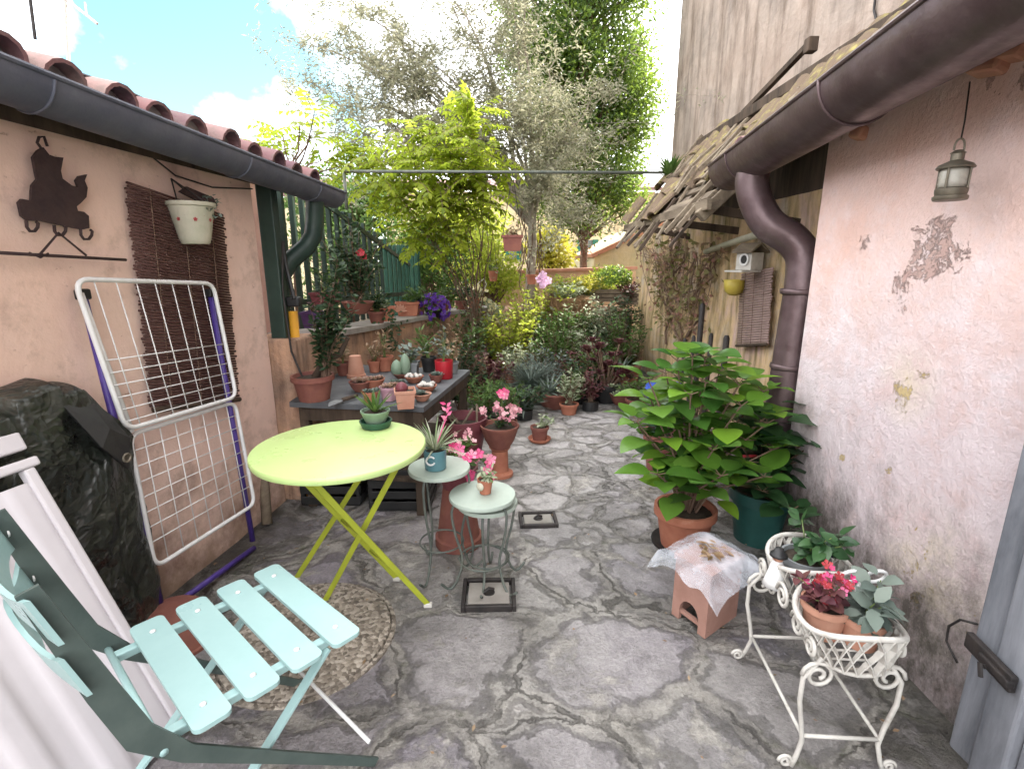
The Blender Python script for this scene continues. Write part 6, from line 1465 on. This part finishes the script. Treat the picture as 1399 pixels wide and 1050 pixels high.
limb(sb, b0, b0 + V((0, -.02, .75)), .022, .015, r, 4, .03, 8); sb.build('canes', M['stem'], t); lb.build('leaves', L_wist, t, smooth=True)
b0 = V((-2.2, 5.2, 0)); t, r = T('young_ash_tree', b0, 'young tree with long pinnate leaves rising behind the barrel tile roof', 'tree'); sb, lb = MB(), MB(); limb(sb, b0, P(400, 240, y=5.2), .03, .02, r, 5, .02)
for (px, py) in ((365, 195), (385, 175), (410, 165), (425, 185), (445, 215), (400, 205), (430, 150), (460, 240), (350, 200), (470, 225), (420, 230)):
    e = P(px, py, y=5.2 + r.uniform(-.3, .3)); limb(sb, P(400, 240, y=5.2), e, .012, .004, r, 4, .05, 5)
    for k in range(4): pinnate(lb, sb, e - V((.0, 0, .05)), V((r.uniform(-1, 1), r.uniform(-.6, .6), r.uniform(.0, .8))), r, 5, .085, .038, .28, .25)
sb.build('stems', M['stem'], t); lb.build('leaves', L_wist, t, smooth=True)
# bushes beyond the fence and at the far end
def clump(name, label, c, rad, n, L_, W_, lm, cat='bush', trunk=True):
    c = V(c); t, r = T(name, (c.x, c.y, 0), label, cat); lb, sb = MB(), MB()
    for k in range(max(14, n // 70)):
        d = rdir(r, -.7, 1); p = c + V((d.x * rad[0], d.y * rad[1], d.z * rad[2])) * r.uniform(.35, .95); limb(sb, V((c.x, c.y, max(.0, c.z - rad[2]))), p, .018, .005, r, 3, .06, 4)
        for q in range(70):
            e = rdir(r); lb.leaf4(p + e * (.30 * min(rad) + .1) * r.random() ** .5, e + rdir(r) * .7, rdir(r, 0, 1), L_ * r.uniform(.7, 1.2), W_ * r.uniform(.7, 1.2))
    if c.z - rad[2] > .05: limb(sb, V((c.x, c.y, 0)), V((c.x, c.y, c.z - rad[2] + .1)), .04, .03, r, 4, .02, 7)
    sb.build('branches', M['stem'], t); lb.build('leaves', lm, t)
clump('neighbour_bush', 'dark leafy bush seen between the fence bars near the gutter', (-2.15, 6.9, 1.15), (.6, .5, .6), 2800, .08, .04, L_mid)
clump('neighbour_bush', 'large green bush behind the bright green gate', (-1.2, 7.6, 1.2), (.7, .5, .75), 3600, .08, .04, L_mid)
clump('neighbour_bush', 'sunlit hedge plant behind the far ledge corner left of the olive trunk', (-.35, 7.9, 1.15), (.6, .4, .7), 3000, .075, .035, L_yel)
clump('neighbour_tree', 'broad green tree far left behind the wisteria', (-3.2, 10.5, 2.0), (1.4, 1.0, 1.2), 5200, .12, .06, L_mid, 'tree')
clump('neighbour_tree', 'sunny green tree before the cream house left of the olive crown', (-1.3, 11.0, 1.7), (1.3, .8, 1.1), 4600, .12, .06, L_yel, 'tree')
clump('golden_bush', 'bright golden yellow bush in front of the cream house', P(752, 345, y=10.0), (.40, .3, .55), 2200, .10, .05, L_gold)
clump('boundary_shrub', 'yellow green shrub just in front of the orange boundary wall', P(822, 385, y=7.6), (.24, .2, .17), 1300, .06, .03, L_yel)
# vine on the garden wall
t, r = T('wall_vine', (1.6, 4.6, 0), 'leggy half bare vine climbing the ochre garden wall', 'climber'); sb, lb = MB(), MB()
for (x0, y0, x1, y1) in ((925, 480, 905, 330), (935, 480, 945, 345), (915, 470, 925, 310), (940, 480, 970, 350), (930, 470, 890, 340), (925, 420, 880, 330), (945, 420, 985, 345), (920, 400, 935, 320)):
    pts = [P(x0 + (x1 - x0) * q + 7 * math.sin(q * 9 + x0), y0 + (y1 - y0) * q, x=1.63 - .02 * q) for q in [i / 9 for i in range(10)]]; sb.tube(pts, [.012 - .0008 * i for i in range(10)], 6, False)
    for k in range(85):
        p = pts[r.randrange(2, 10)] + V((-abs(r.gauss(0, .05)), r.gauss(0, .16), r.gauss(0, .12)))
        if r.random() < .2: limb(sb, pts[r.randrange(2, 10)], p, .005, .002, r, 3, .08, 4)
        lb.leaf4(p, rdir(r, -1, .3), V((-1, -.3, .3)) + rdir(r) * .5, r.uniform(.04, .075), r.uniform(.025, .045))
sb.build('stems', M['stem'], t); lb.build('leaves', L_vine, t)
t, r = T('roof_weed', P(918, 235, y=4.9), 'small fern like weed growing on the far corner of the lean-to roof', 'weed'); c = P(915, 240, y=4.9); spiky(t, c, 46, .22, .03, L_mid, r, (.2, 2.6), .3)
t, r = T('roof_weed', LW(130, 100, .02) + zz * .1, 'tiny weeds sprouting among the barrel tiles', 'weed'); mb = MB()
for yy in (1.15, 1.42, 1.63, 2.1):
    c = V((LWX(yy) - .05, yy, gz(yy) + .075))
    for k in range(8): mb.leaf4(c, V((r.uniform(-1, 1), r.uniform(-.5, .5), 1)), V((0, -1, 0)), .03, .008)
mb.build('leaves', L_dark, t)
# litter on the paving
r = rng('litter'); mb = MB()
for k in range(260):
    x, y = r.uniform(-1.2, 1.25), r.uniform(.7, 4.2)
    if r.random() < .6: x = x * .35 + (1.05 if x > 0 else -1.0)
    mb.leaf4((x, y, .022), rdir(r, 0, .12), V((0, 0, 1)), r.uniform(.008, .028), r.uniform(.005, .013))
tag(mb.build('leaf_litter', L_dry), kind='stuff')

GR = (('slate bench', 'pots and plants on the slate bench'), ('ledge wall', 'plants along the ledge wall'), ('terrace', 'wooden flower crates on the terrace'), ('side table', 'small round iron tables and their pots'), ('drain cover', 'square drain covers in the paving'), ('plant stand', 'pots in the white plant stand'), ('bush', 'bushes in the garden bed'), ('hydrangea', 'hydrangeas by the right wall'), ('blind', 'reed blinds on the walls'), ('hanging', 'hanging pots'), ('tree', 'trees at the back of the garden'))
for o in COL.objects:
    if o.parent is None and 'label' in o and 'group' not in o and o.get('category') in (PL, 'planter', 'pot', 'cactus', 'bush', 'side table', 'drain cover', 'crate', 'hydrangea', 'blind', 'hanging pot', 'tree'):
        for k, g in GR:
            if k in o['label']: o['group'] = g; break
